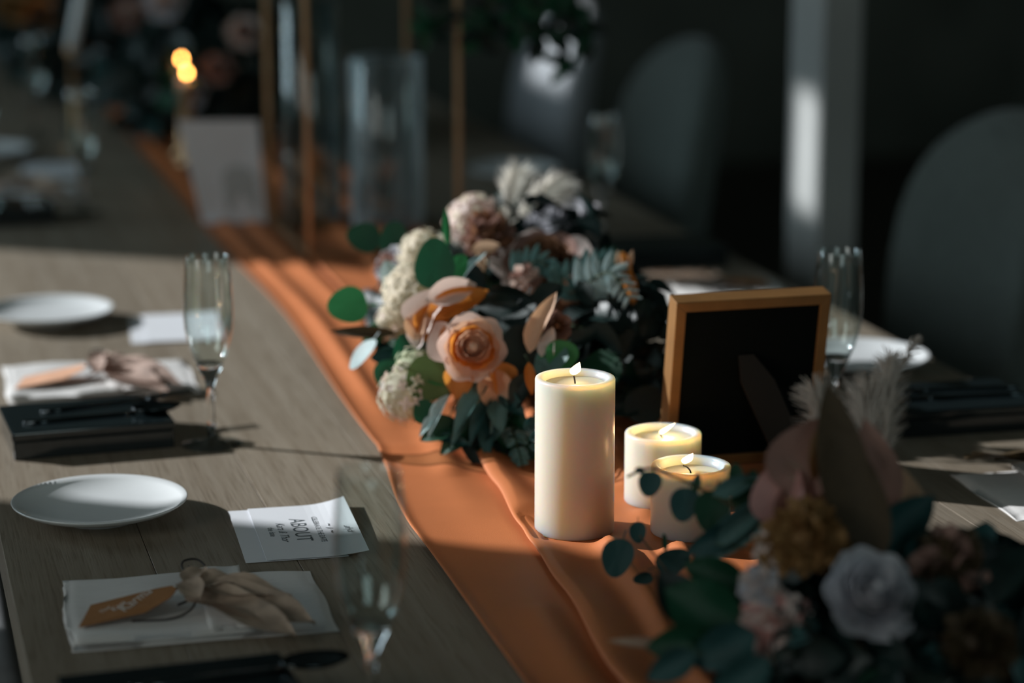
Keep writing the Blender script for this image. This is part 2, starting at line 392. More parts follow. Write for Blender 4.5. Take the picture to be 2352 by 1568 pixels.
wall_with_holes('wall_front', 'y', RY0 - .06, RX0, RX1, [(-.6, 1.0, 1.1, 2.7)], M_wall)
def winframe(name, y0, y1, z0, z1, x, t=.05):
    gs = [boxgeo((x, y0 - t / 2, (z0 + z1) / 2), (.05, t, z1 - z0 + 2 * t)), boxgeo((x, y1 + t / 2, (z0 + z1) / 2), (.05, t, z1 - z0 + 2 * t)),
          boxgeo((x, (y0 + y1) / 2, z0 - t / 2), (.05, y1 - y0, t)), boxgeo((x, (y0 + y1) / 2, z1 + t / 2), (.05, y1 - y0, t))]
    v, f = join(*gs); o = mk(name, v, f, M_darkwood, None, False); struct(o); return o
winframe('window_1', *WIN, RX0 + .025); winframe('sun_slot_post', *WPOST, RX0 + .025); winframe('sun_slot_chair', *WCH, RX0 + .025)  # the last two surround openings added only to aim sunlight
# white square post beyond the right edge of the table
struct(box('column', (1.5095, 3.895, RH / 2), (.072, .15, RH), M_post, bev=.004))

# ------------------------------------------------------------------ table
TW, TY0, TY1, TT = 1.157, 0.75, 7.2, .045
tb = thing('dining_table', 'long weathered oak dining table of lengthwise planks running away from the camera', 'table', (0, 0, 0))
nb = 9; pw = TW / nb
for i in range(nb):
    o = box('plank', ((pw - .0008) / 2 * 0, 0, 0), (pw - .0007, TY1 - TY0, TT), M_table, tb, bev=.0004, segs=1)
    o.location = (pw * (i + .5), (TY0 + TY1) / 2, TZ - TT / 2)
v, f = join(boxgeo((.14, (TY0 + TY1) / 2, .665), (.03, TY1 - TY0 - .5, .08)), boxgeo((TW - .14, (TY0 + TY1) / 2, .665), (.03, TY1 - TY0 - .5, .08)))
mk('apron', v, f, M_darkwood, tb, False)
for x in (.2, TW - .2):
    for y in (1.1, 3.9, 6.8):
        box('leg', (x, y, .3525), (.08, .08, .705), M_darkwood, tb, bev=.004)

# ------------------------------------------------------------------ runner
def lerp(a, b, t): return a + (b - a) * t
def interp(tab, y):
    if y <= tab[0][0]: return tab[0][1]
    for (a, b), (c, d) in zip(tab, tab[1:]):
        if y <= c: 
            t = (y - a) / (c - a); t = t * t * (3 - 2 * t); return lerp(b, d, t)
    return tab[-1][1]
XL = [(.8, .372), (1.73, .373), (2.13, .377), (2.476, .407), (3.145, .428), (3.76, .418), (7, .42)]
XR = [(.8, .74), (1.6, .76), (2.26, .79), (2.9, .80), (3.76, .76), (7, .76)]
FLAT = [(.527, 2.103, .05), (.638, 2.175, .05), (.629, 2.065, .05), (.75, 2.26, .07)]
def fold(x, c, wd, h):     # rounded pleat, steeper on the right
    d = (x - c) / wd
    if abs(d) >= 1.6: return 0.0
    return h * math.exp(-(d * d) * (2.2 if d < 0 else 4.5))
C1 = [(.8, .40), (1.70, .446), (1.93, .466), (2.055, .4745), (2.11, .4785), (2.25, .492), (2.44, .511), (2.6, .53), (7, .56)]
HS = [(.8, .9), (1.5, 1.1), (2.0, .8), (2.12, .75), (2.25, 1.0), (2.42, 1.7), (2.47, 1.2), (2.52, .35), (7, .3)]
def runner(side):
    NL, NR, ys = 44, 76, []
    y = .80
    while y < 7.0: ys.append(y); y += .010 if y < 3.4 else .03
    V, Fc = [], []
    def flatk(x, y):
        k = 1.0
        for fx, fy, r in FLAT:
            d = math.hypot(x - fx, y - fy); t = min(1, max(0, (d - r + .008) / .03)); k *= t * t * (3 - 2 * t)
        return k
    for yy in ys:
        xl, xr, c, h = interp(XL, yy), interp(XR, yy), interp(C1, yy), interp(HS, yy)
        row = []
        for i in range(NL + 1):
            t = i / NL; x = lerp(xl, c + .014 * h, t); d = x - xl
            z = .0012 + .0028 * math.exp(-(d / .007) ** 2) + .0045 * h * math.exp(-((x - lerp(xl, c, .62)) / .016) ** 2) * (1 if yy > 2.3 or yy < 1.9 else .35) * min(1, abs(yy - 2.1) * 4)
            z += .0008 * math.sin(x * 60 + yy * 8) + .0022 * math.exp(-((yy - 2.43 + (x - .42) * .25) / .016) ** 2) + .0016 * math.exp(-((yy - 2.33 + (x - .42) * .4) / .014) ** 2)
            z += .006 * (1 if yy > 2.5 else 0) * min(1, (yy - 2.5) * 5) * (math.exp(-((d - .035) / .012) ** 2) + math.exp(-((d - .085) / .013) ** 2))
            if x > c - .012: z = lerp(z, .0012, min(1, (x - c + .012) / .012))
            row.append((x, z))
        H_ = .0115 * h
        for (dx, zz) in ((.0165 * h, .0022), (.0160 * h, .0040), (.010 * h, .0046), (.002 * h, .0046 + .06 * H_), (-.0035 * h, .30 * H_ + .003), (-.0052 * h, .58 * H_ + .002), (-.0040 * h, .84 * H_ + .001), (-.0005 * h, .97 * H_ + .0005)):
            row.append((c + dx, max(zz, .0024)))
        for i in range(NR + 1):
            t = i / NR; x = lerp(c + .004 * h, xr, t); d = x - c
            z = H_ * math.exp(-(d / .030) ** 2) + .0016
            z += .0125 * math.exp(-((d - lerp(.052, .085, min(1, max(0, (yy - 1.5) * .8)))) / .011) ** 2)
            z += .0120 * math.exp(-((d - lerp(.108, .150, min(1, max(0, (yy - 1.5) * .8)))) / .013) ** 2)
            z += .0100 * math.exp(-((d - .205) / .012) ** 2) + .0012 * math.sin(x * 80 + yy * 11)
            k = flatk(x, yy); kk = 1 if i == 0 else k
            z = max(z, .0014) * k + .0022 * (1 - k)
            if i > NR - 2: z = min(z, .0035)
            row.append((x, z))
        for (x, z) in row: V.append((x, yy, TZ + .0008 + z))
    n = len(V) // len(ys)
    for j in range(len(ys) - 1):
        for i in range(n - 1):
            Fc.append([j * n + i, j * n + i + 1, (j + 1) * n + i + 1, (j + 1) * n + i])
    return V, Fc
v, f = runner(0)
ru = mk('table_runner', v, f, M_runner)
sm = ru.modifiers.new('thick', 'SOLIDIFY'); sm.thickness = .0009; sm.offset = -1
tag(ru, 'burnt orange satin runner lying pleated down the middle of the table', 'runner')

# ------------------------------------------------------------------ candles
def flame_geo(h, r, lean):
    prof = [(0, 0), (.55, .10), (.95, .28), (1.0, .42), (.78, .62), (.42, .82), (.12, .96), (0, 1.0)]
    seg = 12; V, Fc = [], []
    for (a, t) in prof:
        off = Vector(lean) * (t ** 1.4)
        for k in range(seg):
            q = 2 * PI * k / seg; V.append((a * r * math.cos(q) + off.x, a * r * math.sin(q) + off.y, h * t + off.z))
    for i in range(len(prof) - 1):
        for k in range(seg):
            k2 = (k + 1) % seg; Fc.append([i * seg + k, i * seg + k2, (i + 1) * seg + k2, (i + 1) * seg + k])
    return V, Fc
def candle(label, base, h, wick, fl, fh=.012, fr=.0042, lean=(0, 0, 0), r=.0375, recess=.007, rim=.0070, power=.032):
    t = thing('pillar_candle', label, 'candle', base)
    ri = r - rim; z0 = h - recess
    b = .002
    prof = [(0, 0), (r - b, 0), (r - .0006, .0006), (r, b), (r, h - b), (r - .0006, h - .0006), (r - b, h), (ri + b, h), (ri + .0005, h - .0006), (ri, h - b), (ri - .002, z0), (0, z0)]
    lathe('body', prof, M_candle, t, 72)
    lathe('wax_pool', [(0, z0 - .0005), (ri - .002, z0 - .0005), (ri - .0012, z0 + .0009), (ri - .0022, z0 + .0006), (0, z0 + .0005)][:5], M_pool, t, 56)
    wp = [Vector((p[0], p[1], z0 - .001 + p[2])) for p in wick]
    tube('wick', smoothpts(wp), .0008, M_wick, t, 6)
    v, f = flame_geo(fh, fr, lean); o = mk('flame', v, f, M_flame, t); o.location = Vector((fl[0], fl[1], z0 + fl[2]))
    o.visible_shadow = True
    l = bpy.data.lights.new('flame_light', 'POINT'); l.energy = power; l.color = (1.0, .54, .24); l.shadow_soft_size = .004
    lo = bpy.data.objects.new('flame_light', l); link(lo, t); lo.location = Vector((fl[0], fl[1], z0 + fl[2] + fh * .45)) + Vector(lean) * .4
    return t
rr = RIGHT
def rvec(a, z=0): return tuple(rr * a + UP * z)
Z0 = TZ + .0030
c1 = at(1319, 1216, Z0); c2 = at(1521, 1149, Z0); c3 = at(1585, 1220, Z0)
candle('tall ivory pillar candle, lit, standing left of the two short ones', c1, .1485,
       [(0, 0, 0), (-.0003, 0, .004), rvec(-.0012, .009)], rvec(-.0014, .0085), .0125, .0052, rvec(.0055, 0))
candle('short ivory pillar candle lit in front of the photo frame, farther of the short pair', c2, .070,
       [(0, 0, 0), rvec(-.0015, .003), rvec(-.0042, .0075)], rvec(-.0030, .0040), .0085, .0038, rvec(.0150, .0035), power=.07)
candle('short candle with amber glowing wax pool behind the eucalyptus leaves, nearest the camera', c3, .0655,
       [(0, 0, 0), rvec(-.0010, .004), rvec(-.0040, .0075), rvec(-.0075, .0090)], rvec(-.0060, .0095), .0105, .0050, rvec(.0075, 0), recess=.009, power=.034)

# ------------------------------------------------------------------ table ware
def flute(label, loc, scale=1.0, group=None):
    t = thing('champagne_flute', label, 'glass', loc, 0, group)
    lathe('foot', [(0, 0), (.033, 0), (.034, .0008), (.033, .0016), (.020, .0030), (.008, .0062), (.0045, .011), (0, .011)], M_thin, t, 40)
    lathe('stem', [(0, .0105), (.0050, .0105), (.0042, .03), (.0040, .055), (.0048, .068), (.0090, .078), (.0135, .087), (.0150, .0925),
                   (.0120, .0905), (.006, .088), (0, .0872)], M_glass, t, 32)
    o = [(.0152, .0926), (.0196, .103), (.0240, .117), (.0266, .132), (.0276, .147), (.0270, .170), (.0256, .192), (.0243, .2125)]
    i = [(r - .0009, z) for r, z in o]; top = [(.0240, .2133)]
    lathe('bowl', o + top + i[::-1], M_thin, t, 48)
    t.scale = (scale,) * 3
    return t
fl0 = flute('champagne flute by the right end of the black box, left side of table', at(487, 1020), .965)
FG = 'champagne flutes at the places'
def fcopy(loc, label, s=None): return dup(fl0, loc, 0, label, None, s)
fcopy((.235, 1.645, TZ), 'blurred champagne flute nearest the camera, beside the near white napkin')
fcopy((.897, 2.36, TZ), 'champagne flute standing behind the gold-edged photo frame')
fcopy((1.005, 3.56, TZ), 'blurred champagne flute on the right behind the pampas plume', .92)
fcopy((.245, 4.02, TZ), 'far blurred champagne flute at the left edge by the dark box')
fcopy((.235, 4.95, TZ), 'farthest blurred champagne flute in the top left corner')
fcopy((.11, 4.50, TZ), 'blurred champagne flute at the left border among the far tableware', .9)

def plate(label, loc, r=.084, group=None):
    t = tag(lathe('side_plate', [(0, .0050), (.030, .0050), (.032, 0), (.036, 0), (.038, .0055), (r * .70, .0085), (r * .90, .0140), (r - .0008, .0188), (r, .0202),
            (r - .0012, .0208), (r * .92, .0172), (r * .76, .0128), (r * .62, .0104), (r * .45, .0092), (0, .0088)], M_china, None, 96, loc), label, 'plate', group)
    return t
pA = at(229, 1143, TZ + .0205)
plate('round white plate half in sunlight beside the printed menu card', (pA.x, pA.y, TZ))
def place_plate(u, v, label):
    p = at(u, v, TZ + .0205); o = bpy.data.objects['side_plate'].copy(); COL.objects.link(o); o.location = (p.x, p.y, TZ); o['label'] = label
place_plate(112, 706, 'sunlit white plate cut by the left picture edge, above the peach-tagged napkin')
place_plate(1975, 810, 'white plate on the right behind the flute and photo frame')
place_plate(1180, 382, 'far blurred white plate on the right beyond the pampas')
place_plate(-30, 338, 'far blurred white plate cut by the left border, upper left')

def card(label, loc, rz, w, l, text, curl=.006, gap=.0012, group=None):
    """folded card: a lower and an upper leaf of paper, the upper one shifted and curled up at its far end"""
    t = thing('menu_card', label, 'card', loc, rz, group)
    def leaf(name, ox, z0, cu, m=M_paper):
        V, Fc = [], []; NX, NY = 14, 6
        for side in (0, 1):
            for j in range(NY + 1):
                for i in range(NX + 1):
                    u, q = i / NX, j / NY; z = z0 + cu * max(0, (u - .55) / .45) ** 2 * (.5 + .5 * q) + .0006 * math.sin(q * 3)
                    V.append((ox + (u - .5) * w, (q - .5) * l, z + (.00035 if side else 0)))
        n = (NX + 1) * (NY + 1); W1 = NX + 1
        for j in range(NY):
            for i in range(NX):
                a = j * W1 + i; Fc.append([a, a + W1, a + W1 + 1, a + 1]); Fc.append([n + a, n + a + 1, n + a + W1 + 1, n + a + W1])
        rim = [i for i in range(W1)] + [j * W1 + NX for j in range(1, NY + 1)] + [NY * W1 + i for i in range(NX - 1, -1, -1)] + [j * W1 for j in range(NY - 1, 0, -1)]
        for a, b in zip(rim, rim[1:] + rim[:1]): Fc.append([a, b, n + b, n + a])
        return mk(name, V, Fc, m, t, False)
    leaf('lower_leaf', -.012, .0006, .0005); up = leaf('upper_leaf', .007, .0006 + gap, curl)
    if text:
        zt = .0006 + gap + .00105
        for (s, x, y, size, shear) in text:
            u = (x - .007) / w + .5
            textmesh(up, s, (x, y, zt + curl * max(0, (u - .55) / .45) ** 2 * .85), size, (0, math.radians(-6 if u > .8 else 0), -PI / 2), M_ink, shear)
    return t
card('white folded card with grey lettering on the bare wood, nearest the camera', (.2735, 2.1625, TZ), math.radians(-3), .094, .165,
     [('the date', -.026, 0, .0085, 0), ('Kara & Thor', -.016, -.002, .0115, .5), ('ABOUT', .001, .002, .0215, 0), ('CELEBRATE THE DATE', .0185, 0, .0080, 0),
      ('~ l ~', .030, .0, .016, .5), ('Thank you', .045, -.012, .0105, .5)], curl=.007)
card('plain white card seen through the flute, beside the sunlit far plate', (.279, 3.09, TZ), math.radians(-5), .098, .165, None, curl=.002)
card('blurred white card on the right, partly behind the black photo frame', (.985, 2.90, TZ), math.radians(4), .12, .165, None, curl=.003)
card('far blurred white card in the upper left corner', (.235, 4.50, TZ), math.radians(-8), .098, .165, None, curl=.003)

def tray(label, loc, rz, group=None):
    t = thing('black_box', label, 'box', loc, rz, group)
    Lx, Ly, H = .172, .125, .030
    box('body', (0, 0, .010), (Lx - .003, Ly - .003, .020), M_lacquer, t, bev=.0015)
    box('lid', (0, 0, .0202 + .0049), (Lx, Ly, .0098), M_lacquer, t, bev=.0022, segs=3)
    return t
t0 = tray('glossy black box left of the flute, between plate and tagged napkin', (.112, 2.556, TZ), math.radians(3))
TRL = [((1.045, 2.39), 'black box on the right by the dark-tagged napkin'), ((1.035, 3.36), 'blurred black box on the far right behind the flowers'),
       ((.105, 3.985), 'far blurred black box at the left border'), ((.105, 1.70), 'near black box cut by the bottom picture edge')]
for (x, y), lb in TRL:
    dup(t0, (x, y, TZ), math.radians(3 if x < .6 else -2), lb)
def utensil(kind, label, loc, rz, tilt=0.0, group=None):
    """handle tapers along x; spoon bowl or fork tines or blade at +x end"""
    t = thing(kind, label, kind, loc, rz, group)
    hs = [(-.085, .0058), (-.06, .0062), (-.02, .0045), (.02, .0032), (.035, .0034)]
    V, Fc = [], []
    for (x, wd) in hs:
        V += [(x, -wd, 0), (x, wd, 0), (x, wd * .6, .0028), (x, -wd * .6, .0028)]
    for i in range(len(hs) - 1):
        for k in range(4):
            k2 = (k + 1) % 4; Fc.append([i * 4 + k, i * 4 + k2, (i + 1) * 4 + k2, (i + 1) * 4 + k])
    Fc += [[0, 1, 2, 3][::-1], [16, 17, 18, 19]]
    mk('handle', V, Fc, M_steel, t)
    if kind == 'spoon':
        V, Fc = [], []; n = 20
        for (k, dz) in ((1.0, .0028), (.72, -.001), (.38, -.0035)):
            for i in range(n):
                a = 2 * PI * i / n; V.append((.058 + math.cos(a) * .027 * k, math.sin(a) * .0175 * k, .004 + dz))
        for r0 in range(2):
            for i in range(n): i2 = (i + 1) % n; Fc.append([r0 * n + i, r0 * n + i2, (r0 + 1) * n + i2, (r0 + 1) * n + i])
        Fc.append([2 * n + i for i in range(n)]); o = mk('bowl', V, Fc, M_steel, t)
        s = o.modifiers.new('t', 'SOLIDIFY'); s.thickness = .001
    elif kind == 'fork':
        v, f = boxgeo((.045, 0, .002), (.022, .018, .0016), .0006); mk('neck', v, f, M_steel, t)
        for k in range(4):
            box('tine', (.072, (k - 1.5) * .0052, .0032), (.034, .0022, .0014), M_steel, t, bev=.0005)
    else:
        V = [(.033, -.004, .001), (.10, -.008, .001), (.118, .004, .001), (.033, .005, .001)]; V += [(x, y, z + .0014) for x, y, z in V]
        mk('blade', V, [[3, 2, 1, 0], [4, 5, 6, 7], [0, 1, 5, 4], [1, 2, 6, 5], [2, 3, 7, 6], [3, 0, 4, 7]], M_steel, t, False)
    return t
ZT = TZ + .0304
utensil('fork', 'dark fork lying on the left black box, farther from the camera', (.148, 2.590, ZT), math.radians(14))
utensil('spoon', 'dark spoon resting on the front of the left black box, its bowl toward the flute', (.128, 2.535, ZT), math.radians(6))
utensil('knife', 'dark knife lying across the black box on the right', (1.04, 2.375, ZT), math.radians(176))
utensil('fork', 'dark fork on the black box on the right, behind the knife', (1.05, 2.41, ZT), math.radians(172))
utensil('spoon', 'dark spoon on the near black box at the bottom edge, one bright glint', (.150, 1.722, ZT), math.radians(4))

# ------------------------------------------------------------------ photo frame seen from behind
def photo_frame():
    bl = Vector((.672, 2.268, TZ + .004)); tl = Vector((.672, 2.237, TZ + .004 + .181)); wd = .166
    t = thing('photo_frame', 'gold-edged photo frame seen from behind, black back and easel leg, behind the candles', 'frame', (bl.x + wd / 2, bl.y, bl.z))
    up = (tl - bl).normalized(); H = (tl - bl).length; nx = Vector((1, 0, 0)); nrm = nx.cross(up).normalized()   # nrm points to -y side
    if nrm.y > 0: nrm = -nrm
    mw = Matrix((nx, up, -nrm)).transposed().to_4x4()          # local x right, y up the panel, -z towards camera
    b = .0110; dpt = .024
    def strip(P0, P1, P2, P3):  # quad outline in panel plane extruded
        V = []
        for z in (0, dpt):
            for (x, y) in (P0, P1, P2, P3): V.append(mw @ Vector((x, y, z)))
        return V, [[3, 2, 1, 0], [4, 5, 6, 7], [0, 1, 5, 4], [1, 2, 6, 5], [2, 3, 7, 6], [3, 0, 4, 7]]
    w2 = wd / 2
    for q in (((-w2, H), (w2, H), (w2 - b, H - b), (-w2 + b, H - b)), ((-w2, 0), (-w2 + b, b), (w2 - b, b), (w2, 0)),
              ((-w2, 0), (-w2, H), (-w2 + b, H - b), (-w2 + b, b)), ((w2, 0), (w2 - b, b), (w2 - b, H - b), (w2, H))):
        v, f = strip(*q); o = mk('moulding', v, f, M_framegold, t, False)
        bv = o.modifiers.new('b', 'BEVEL'); bv.width = .0008; bv.segments = 2
    V = [mw @ Vector((x, y, z)) for z in (.003, .008) for (x, y) in ((-w2 + b, b), (w2 - b, b), (w2 - b, H - b), (-w2 + b, H - b))]
    mk('back_panel', V, [[3, 2, 1, 0], [4, 5, 6, 7], [0, 1, 5, 4], [1, 2, 6, 5], [2, 3, 7, 6], [3, 0, 4, 7]], M_black, t, False)
    # easel leg: hinged above the middle, foot on the table towards the camera
    top = mw @ Vector((-.004, H * .66, .002)); foot = Vector((.038, -.080, -.004))
    d = (foot - top); ln = d.length; d.normalize(); sd = Vector((1, 0, 0)); nn = d.cross(sd)
    V = []
    for k in (0, .0025):
        for (s, q) in ((-.008, 0), (.008, 0), (.018, .20), (.018, 1), (-.018, 1), (-.018, .20)):
            V.append(top + d * ln * q + sd * s + nn * k)
    Fc = [[0, 1, 2, 3, 4, 5], [11, 10, 9, 8, 7, 6]] + [[i, (i + 1) % 6, 6 + (i + 1) % 6, 6 + i] for i in range(6)]
    mk('easel_leg', V, Fc, M_leg, t, False)
photo_frame()

# ------------------------------------------------------------------ napkins with tag, cord and dried leaves
def layer(name, parent, x0, x1, y0, y1, z, th, seed, m=M_linen, frayed=False, lift=0.0):
    rnd = random.Random(seed); NX, NY = 26, 14; V, Fc = [], []
    ph = [rnd.uniform(0, 6) for _ in range(6)]
    for side in (0, 1):
        for j in range(NY + 1):
            for i in range(NX + 1):
                u, q = i / NX, j / NY
                x = lerp(x0, x1, u); y = lerp(y0, y1, q)
                ex = .0018 * math.sin(q * 7 + ph[0]) * (1 - u) + .0012 * math.sin(q * 9 + ph[1]) * u
                ey = .0022 * math.sin(u * 8 + ph[2]) * (q) + .0014 * math.sin(u * 6 + ph[3]) * (1 - q)
                if frayed and i == 0: ex += rnd.uniform(-.0012, .0006)
                zz = z + .0016 * math.sin(u * 9 + ph[4]) * math.sin(q * 4 + ph[5])
                edge = min(u / .06, (1 - u) / .05, q / .08, (1 - q) / .08, 1)
                top = th * math.sqrt(max(0.0, 1 - (1 - edge) ** 2)) if edge < 1 else th
                zz = max(zz, z) if side == 0 else zz
                V.append((x + ex, y + ey, (z if side == 0 else zz + top + lift * max(0, q - .7))))
    W1 = NX + 1; n = W1 * (NY + 1)
    for j in range(NY):
        for i in range(NX):
            a = j * W1 + i; Fc.append([a, a + W1, a + W1 + 1, a + 1]); Fc.append([n + a, n + a + 1, n + a + W1 + 1, n + a + W1])
    rim = [i for i in range(W1)] + [j * W1 + NX for j in range(1, NY + 1)] + [NY * W1 + i for i in range(NX - 1, -1, -1)] + [j * W1 for j in range(NY - 1, 0, -1)]
    for a, b in zip(rim, rim[1:] + rim[:1]): Fc.append([a, b, n + b, n + a])
    return mk(name, V, Fc, m, parent)
def blade_leaf(L, wmax, cup=.3, bend=.2, NX=5, NY=10, ruff=0.0, seed=1, tip=1.0, base=.12):
    """elongated leaf along +y from the origin, normal +z"""
    rnd = random.Random(seed); V, Fc = [], []; p1 = rnd.uniform(0, 6)
    for j in range(NY + 1):
        t = j / NY; wd = wmax * (math.sin(PI * min(1, t ** .85)) ** .75 * (1 - base) + base * (1 - t)) if t < 1 else wmax * .02
        for i in range(-NX, NX + 1):
            s = i / NX; x = s * wd
            z = cup * x * x / max(wmax, 1e-6) * 1.1 - bend * L * t * t + ruff * wmax * math.sin(t * 11 + p1 + s * 2) * abs(s)
            V.append((x, L * t, z))
    n = 2 * NX + 1
    for j in range(NY):
        for i in range(n - 1):
            a = j * n + i; Fc.append([a, a + 1, a + n + 1, a + n])
    return V, Fc
def napkin(label, loc, rz, tagm, leafm, seed, group=None, text=True, sx=1.0):
    t = thing('napkin', label, 'napkin', loc, rz, group)
    Lx, Ly = .221, .172
    layer('lower_fold', t, -Lx / 2, Lx / 2, -Ly / 2, Ly / 2 - .006, .0004, .0040, seed, frayed=True)
    layer('upper_fold', t, -Lx / 2 + .001, .040, -Ly / 2 + .002, Ly / 2, .0046, .0038, seed + 1, frayed=True)
    layer('hem', t, .005, .046, -Ly / 2 + .003, Ly / 2 - .001, .0086, .0020, seed + 2)
    # cord: one tie across the cloth and a standing loop
    zc = .0125
    g = tube('cord', smoothpts([(-.018, -.030, zc + .002), (-.005, -.018, zc + .003), (.004, .0, zc + .004), (.0045, .03, zc + .002), (.004, .055, zc), (.002, Ly / 2 - .004, zc - .001)]), .0011, M_cord, t, 6)
    g2 = tube('cord', smoothpts([(.006, .026, zc + .004), (-.006, .046, zc + .008), (-.004, .064, zc + .010), (.008, .066, zc + .010), (.014, .048, zc + .007), (.008, .028, zc + .004), (.004, .015, zc + .003)]), .0011, M_cord, t, 6)
    g3 = tube('cord', smoothpts([(.000, .004, zc + .004), (-.018, .008, zc + .004), (-.034, .004, zc + .001), (-.045, -.006, zc)]), .0010, M_cord, t, 6)
    g4 = tube('cord', smoothpts([(.000, -.018, zc + .003), (-.010, -.040, zc - .001), (-.028, -.050, zc - .003), (-.058, -.048, zc - .003)]), .0010, M_cord, t, 6)
    return t
def tagpart(t, m, pts, z, text, zlift):
    """paper tag: outline in x,y with heights"""
    n = len(pts); V = [(x, y, z + h) for x, y, h in pts] + [(x, y, z + h + .0008) for x, y, h in pts]
    Fc = [list(range(n))[::-1], [n + i for i in range(n)]] + [[i, (i + 1) % n, n + (i + 1) % n, n + i] for i in range(n)]
    return mk('tag', V, Fc, m, t, False)
def fontpart(parent, s, loc, size, rot, m, shear=.5): return textmesh(parent, s, loc, size, rot, m, shear)
# near napkin
def local(t, u, v, z):
    p = at(u, v, z); return t.matrix_world.inverted() @ p
def dressed_napkin(label, loc, rz, tagm, leafm, seed, text, tagrot=0.0):
    t = napkin(label, loc, rz, tagm, leafm, seed)
    # tag lying on the upper fold, its far end lifted
    pts = [(-.102, -.056, .001), (-.089, -.002, .001), (-.032, .006, .009), (-.020, .001, .012), (-.017, -.012, .013), (-.024, -.030, .012), (-.046, -.048, .007)]
    tg = tagpart(t, tagm, pts, .0090, text, 0)
    if text:
        a = math.radians(52)
        fontpart(tg, 'Karma', (-.054, -.020, .0175), .0165, (0, math.radians(-6), a), M_whiteink)
        fontpart(tg, 'Kara', (-.068, -.024, .0150), .010, (0, math.radians(-6), a), M_whiteink)
        fontpart(tg, 'Thor', (-.079, -.026, .0135), .007, (0, math.radians(-6), a), M_whiteink)
    nd = node('dried_leaf_spray', t)
    O = Vector((-.010, -.012, .016))
    rnd = random.Random(seed)
    spec = [(.118, .024, -46, 8, 0), (.122, .019, -58, 4, 1), (.085, .017, -30, 14, 2), (.045, .013, -12, 30, 3), (.030, .010, 50, 30, 4), (.035, .011, -85, 20, 5)]
    for L, wd, ang, tilt, k in spec:
        v, f = blade_leaf(L * 1.12, wd * 1.15, .35, .04, ruff=.12, seed=seed + k, NX=4)
        a = math.radians(ang - 38 + 90 * 0)
        d = Vector((math.cos(math.radians(ang + 3)), math.sin(math.radians(ang + 3)), math.sin(math.radians(tilt)) * .35))
        mw = basis(O + Vector((0, 0, .002 * k + .004)), Vector((-.10, -.12, 1)), d)
        o = mk('dried_leaf', v, f, leafm, nd); o.matrix_local = mw
    return t
dressed_napkin('white linen napkin with tan tag and dried leaves, nearest the camera', (.150, 1.972, TZ), math.radians(-2), M_tag, L_tan, 3, True)
dressed_napkin('sunlit white napkin with peach tag between the black box and the far plate', (.153, 2.822, TZ), math.radians(-1), M_tagpink, leafmat('pinkish_dried_leaf', (.50, .36, .30), rough=.7, tr=.15), 9, False)
dressed_napkin('dim white napkin with brown tag and dark cord at the right picture edge', (1.058, 2.095, TZ), math.radians(178), M_leg, L_brown, 21, False)
dressed_napkin('far blurred napkin with flowers in the left background', (.15, 4.26, TZ), math.radians(-2), M_tagpink, L_tan, 33, False)
dressed_napkin('blurred napkin on the right beyond the flower arrangement', (1.02, 3.10, TZ), math.radians(180), M_tag, L_tan, 41, False)

# ------------------------------------------------------------------ chairs
def chair(label, loc, rz, m=None, group='upholstered dining chairs along the table'):
    m = m or M_chair
    t = thing('dining_chair', label, 'chair', loc, rz)
    # local: x=0 at the backrest inner face, sitter looks to -x ; width along y
    v, f = boxgeo((-.24, 0, .445), (.46, .47, .09), .03, 4); mk('seat', v, f, m, t)
    # rounded backrest: arch outline in y,z, curved around the sitter
    n = 18; out = []
    wb, wt = .23, .235
    for k in range(n + 1):
        a = PI * k / n; out.append((math.cos(a) * wt, .70 + .255 * math.sin(a) ** .75))
    out = [(wb, .44)] + [(wb * .98 + .0, .58)] + out + [(-wb * .98, .58), (-wb, .44)]
    V, Fc = [], []
    def pt(y, z, d): return (d + .03 + (z - .44) * .14 - .9 * y * y, y, z)
    ring = []
    for (sc_, d) in ((.90, -.012), (.97, -.004), (1.0, .018), (1.0, .040), (.96, .058), (.88, .064)):
        for (y, z) in out: V.append(pt(y * sc_, .64 + (z - .64) * sc_, d))
    N = len(out)
    for r0 in range(5):
        for i in range(N): i2 = (i + 1) % N; Fc.append([r0 * N + i, r0 * N + i2, (r0 + 1) * N + i2, (r0 + 1) * N + i])
    for base in (0, 5):
        half = N // 2
        for i in range(half):
            a, b = base * N + i, base * N + i + 1; c, d = base * N + N - 2 - i, base * N + N - 1 - i
            if b >= c: 
                break
            Fc.append([a, d, c, b] if base == 0 else [a, b, c, d])
    mk('backrest', V, Fc, m, t)
    for x in (-.42, -.03):
        for y in (-.19, .19):
            tube('leg', [(x + (.03 if x > -.2 else -.02), y * 1.1, 0), (x, y, .41)], [.012, .018], M_chairleg, t, 10)
    return t
CH0 = chair('grey chair with rounded back close on the right, cut by the picture edge', (1.50, 3.38, 0), 0)
dup(CH0, (1.40, 4.60, 0), 0, 'grey-green chair with rounded back in the middle background, left of the white column')
c = dup(CH0, (1.42, 5.50, 0), 0, 'far chair with a sunlit top, its cloth lightened for the sun, behind the hanging leaves')
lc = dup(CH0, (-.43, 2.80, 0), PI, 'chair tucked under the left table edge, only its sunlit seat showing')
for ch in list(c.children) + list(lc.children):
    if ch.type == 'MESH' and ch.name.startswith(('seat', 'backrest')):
        ch.data = ch.data.copy(); ch.data.materials[0] = M_chairsunlit

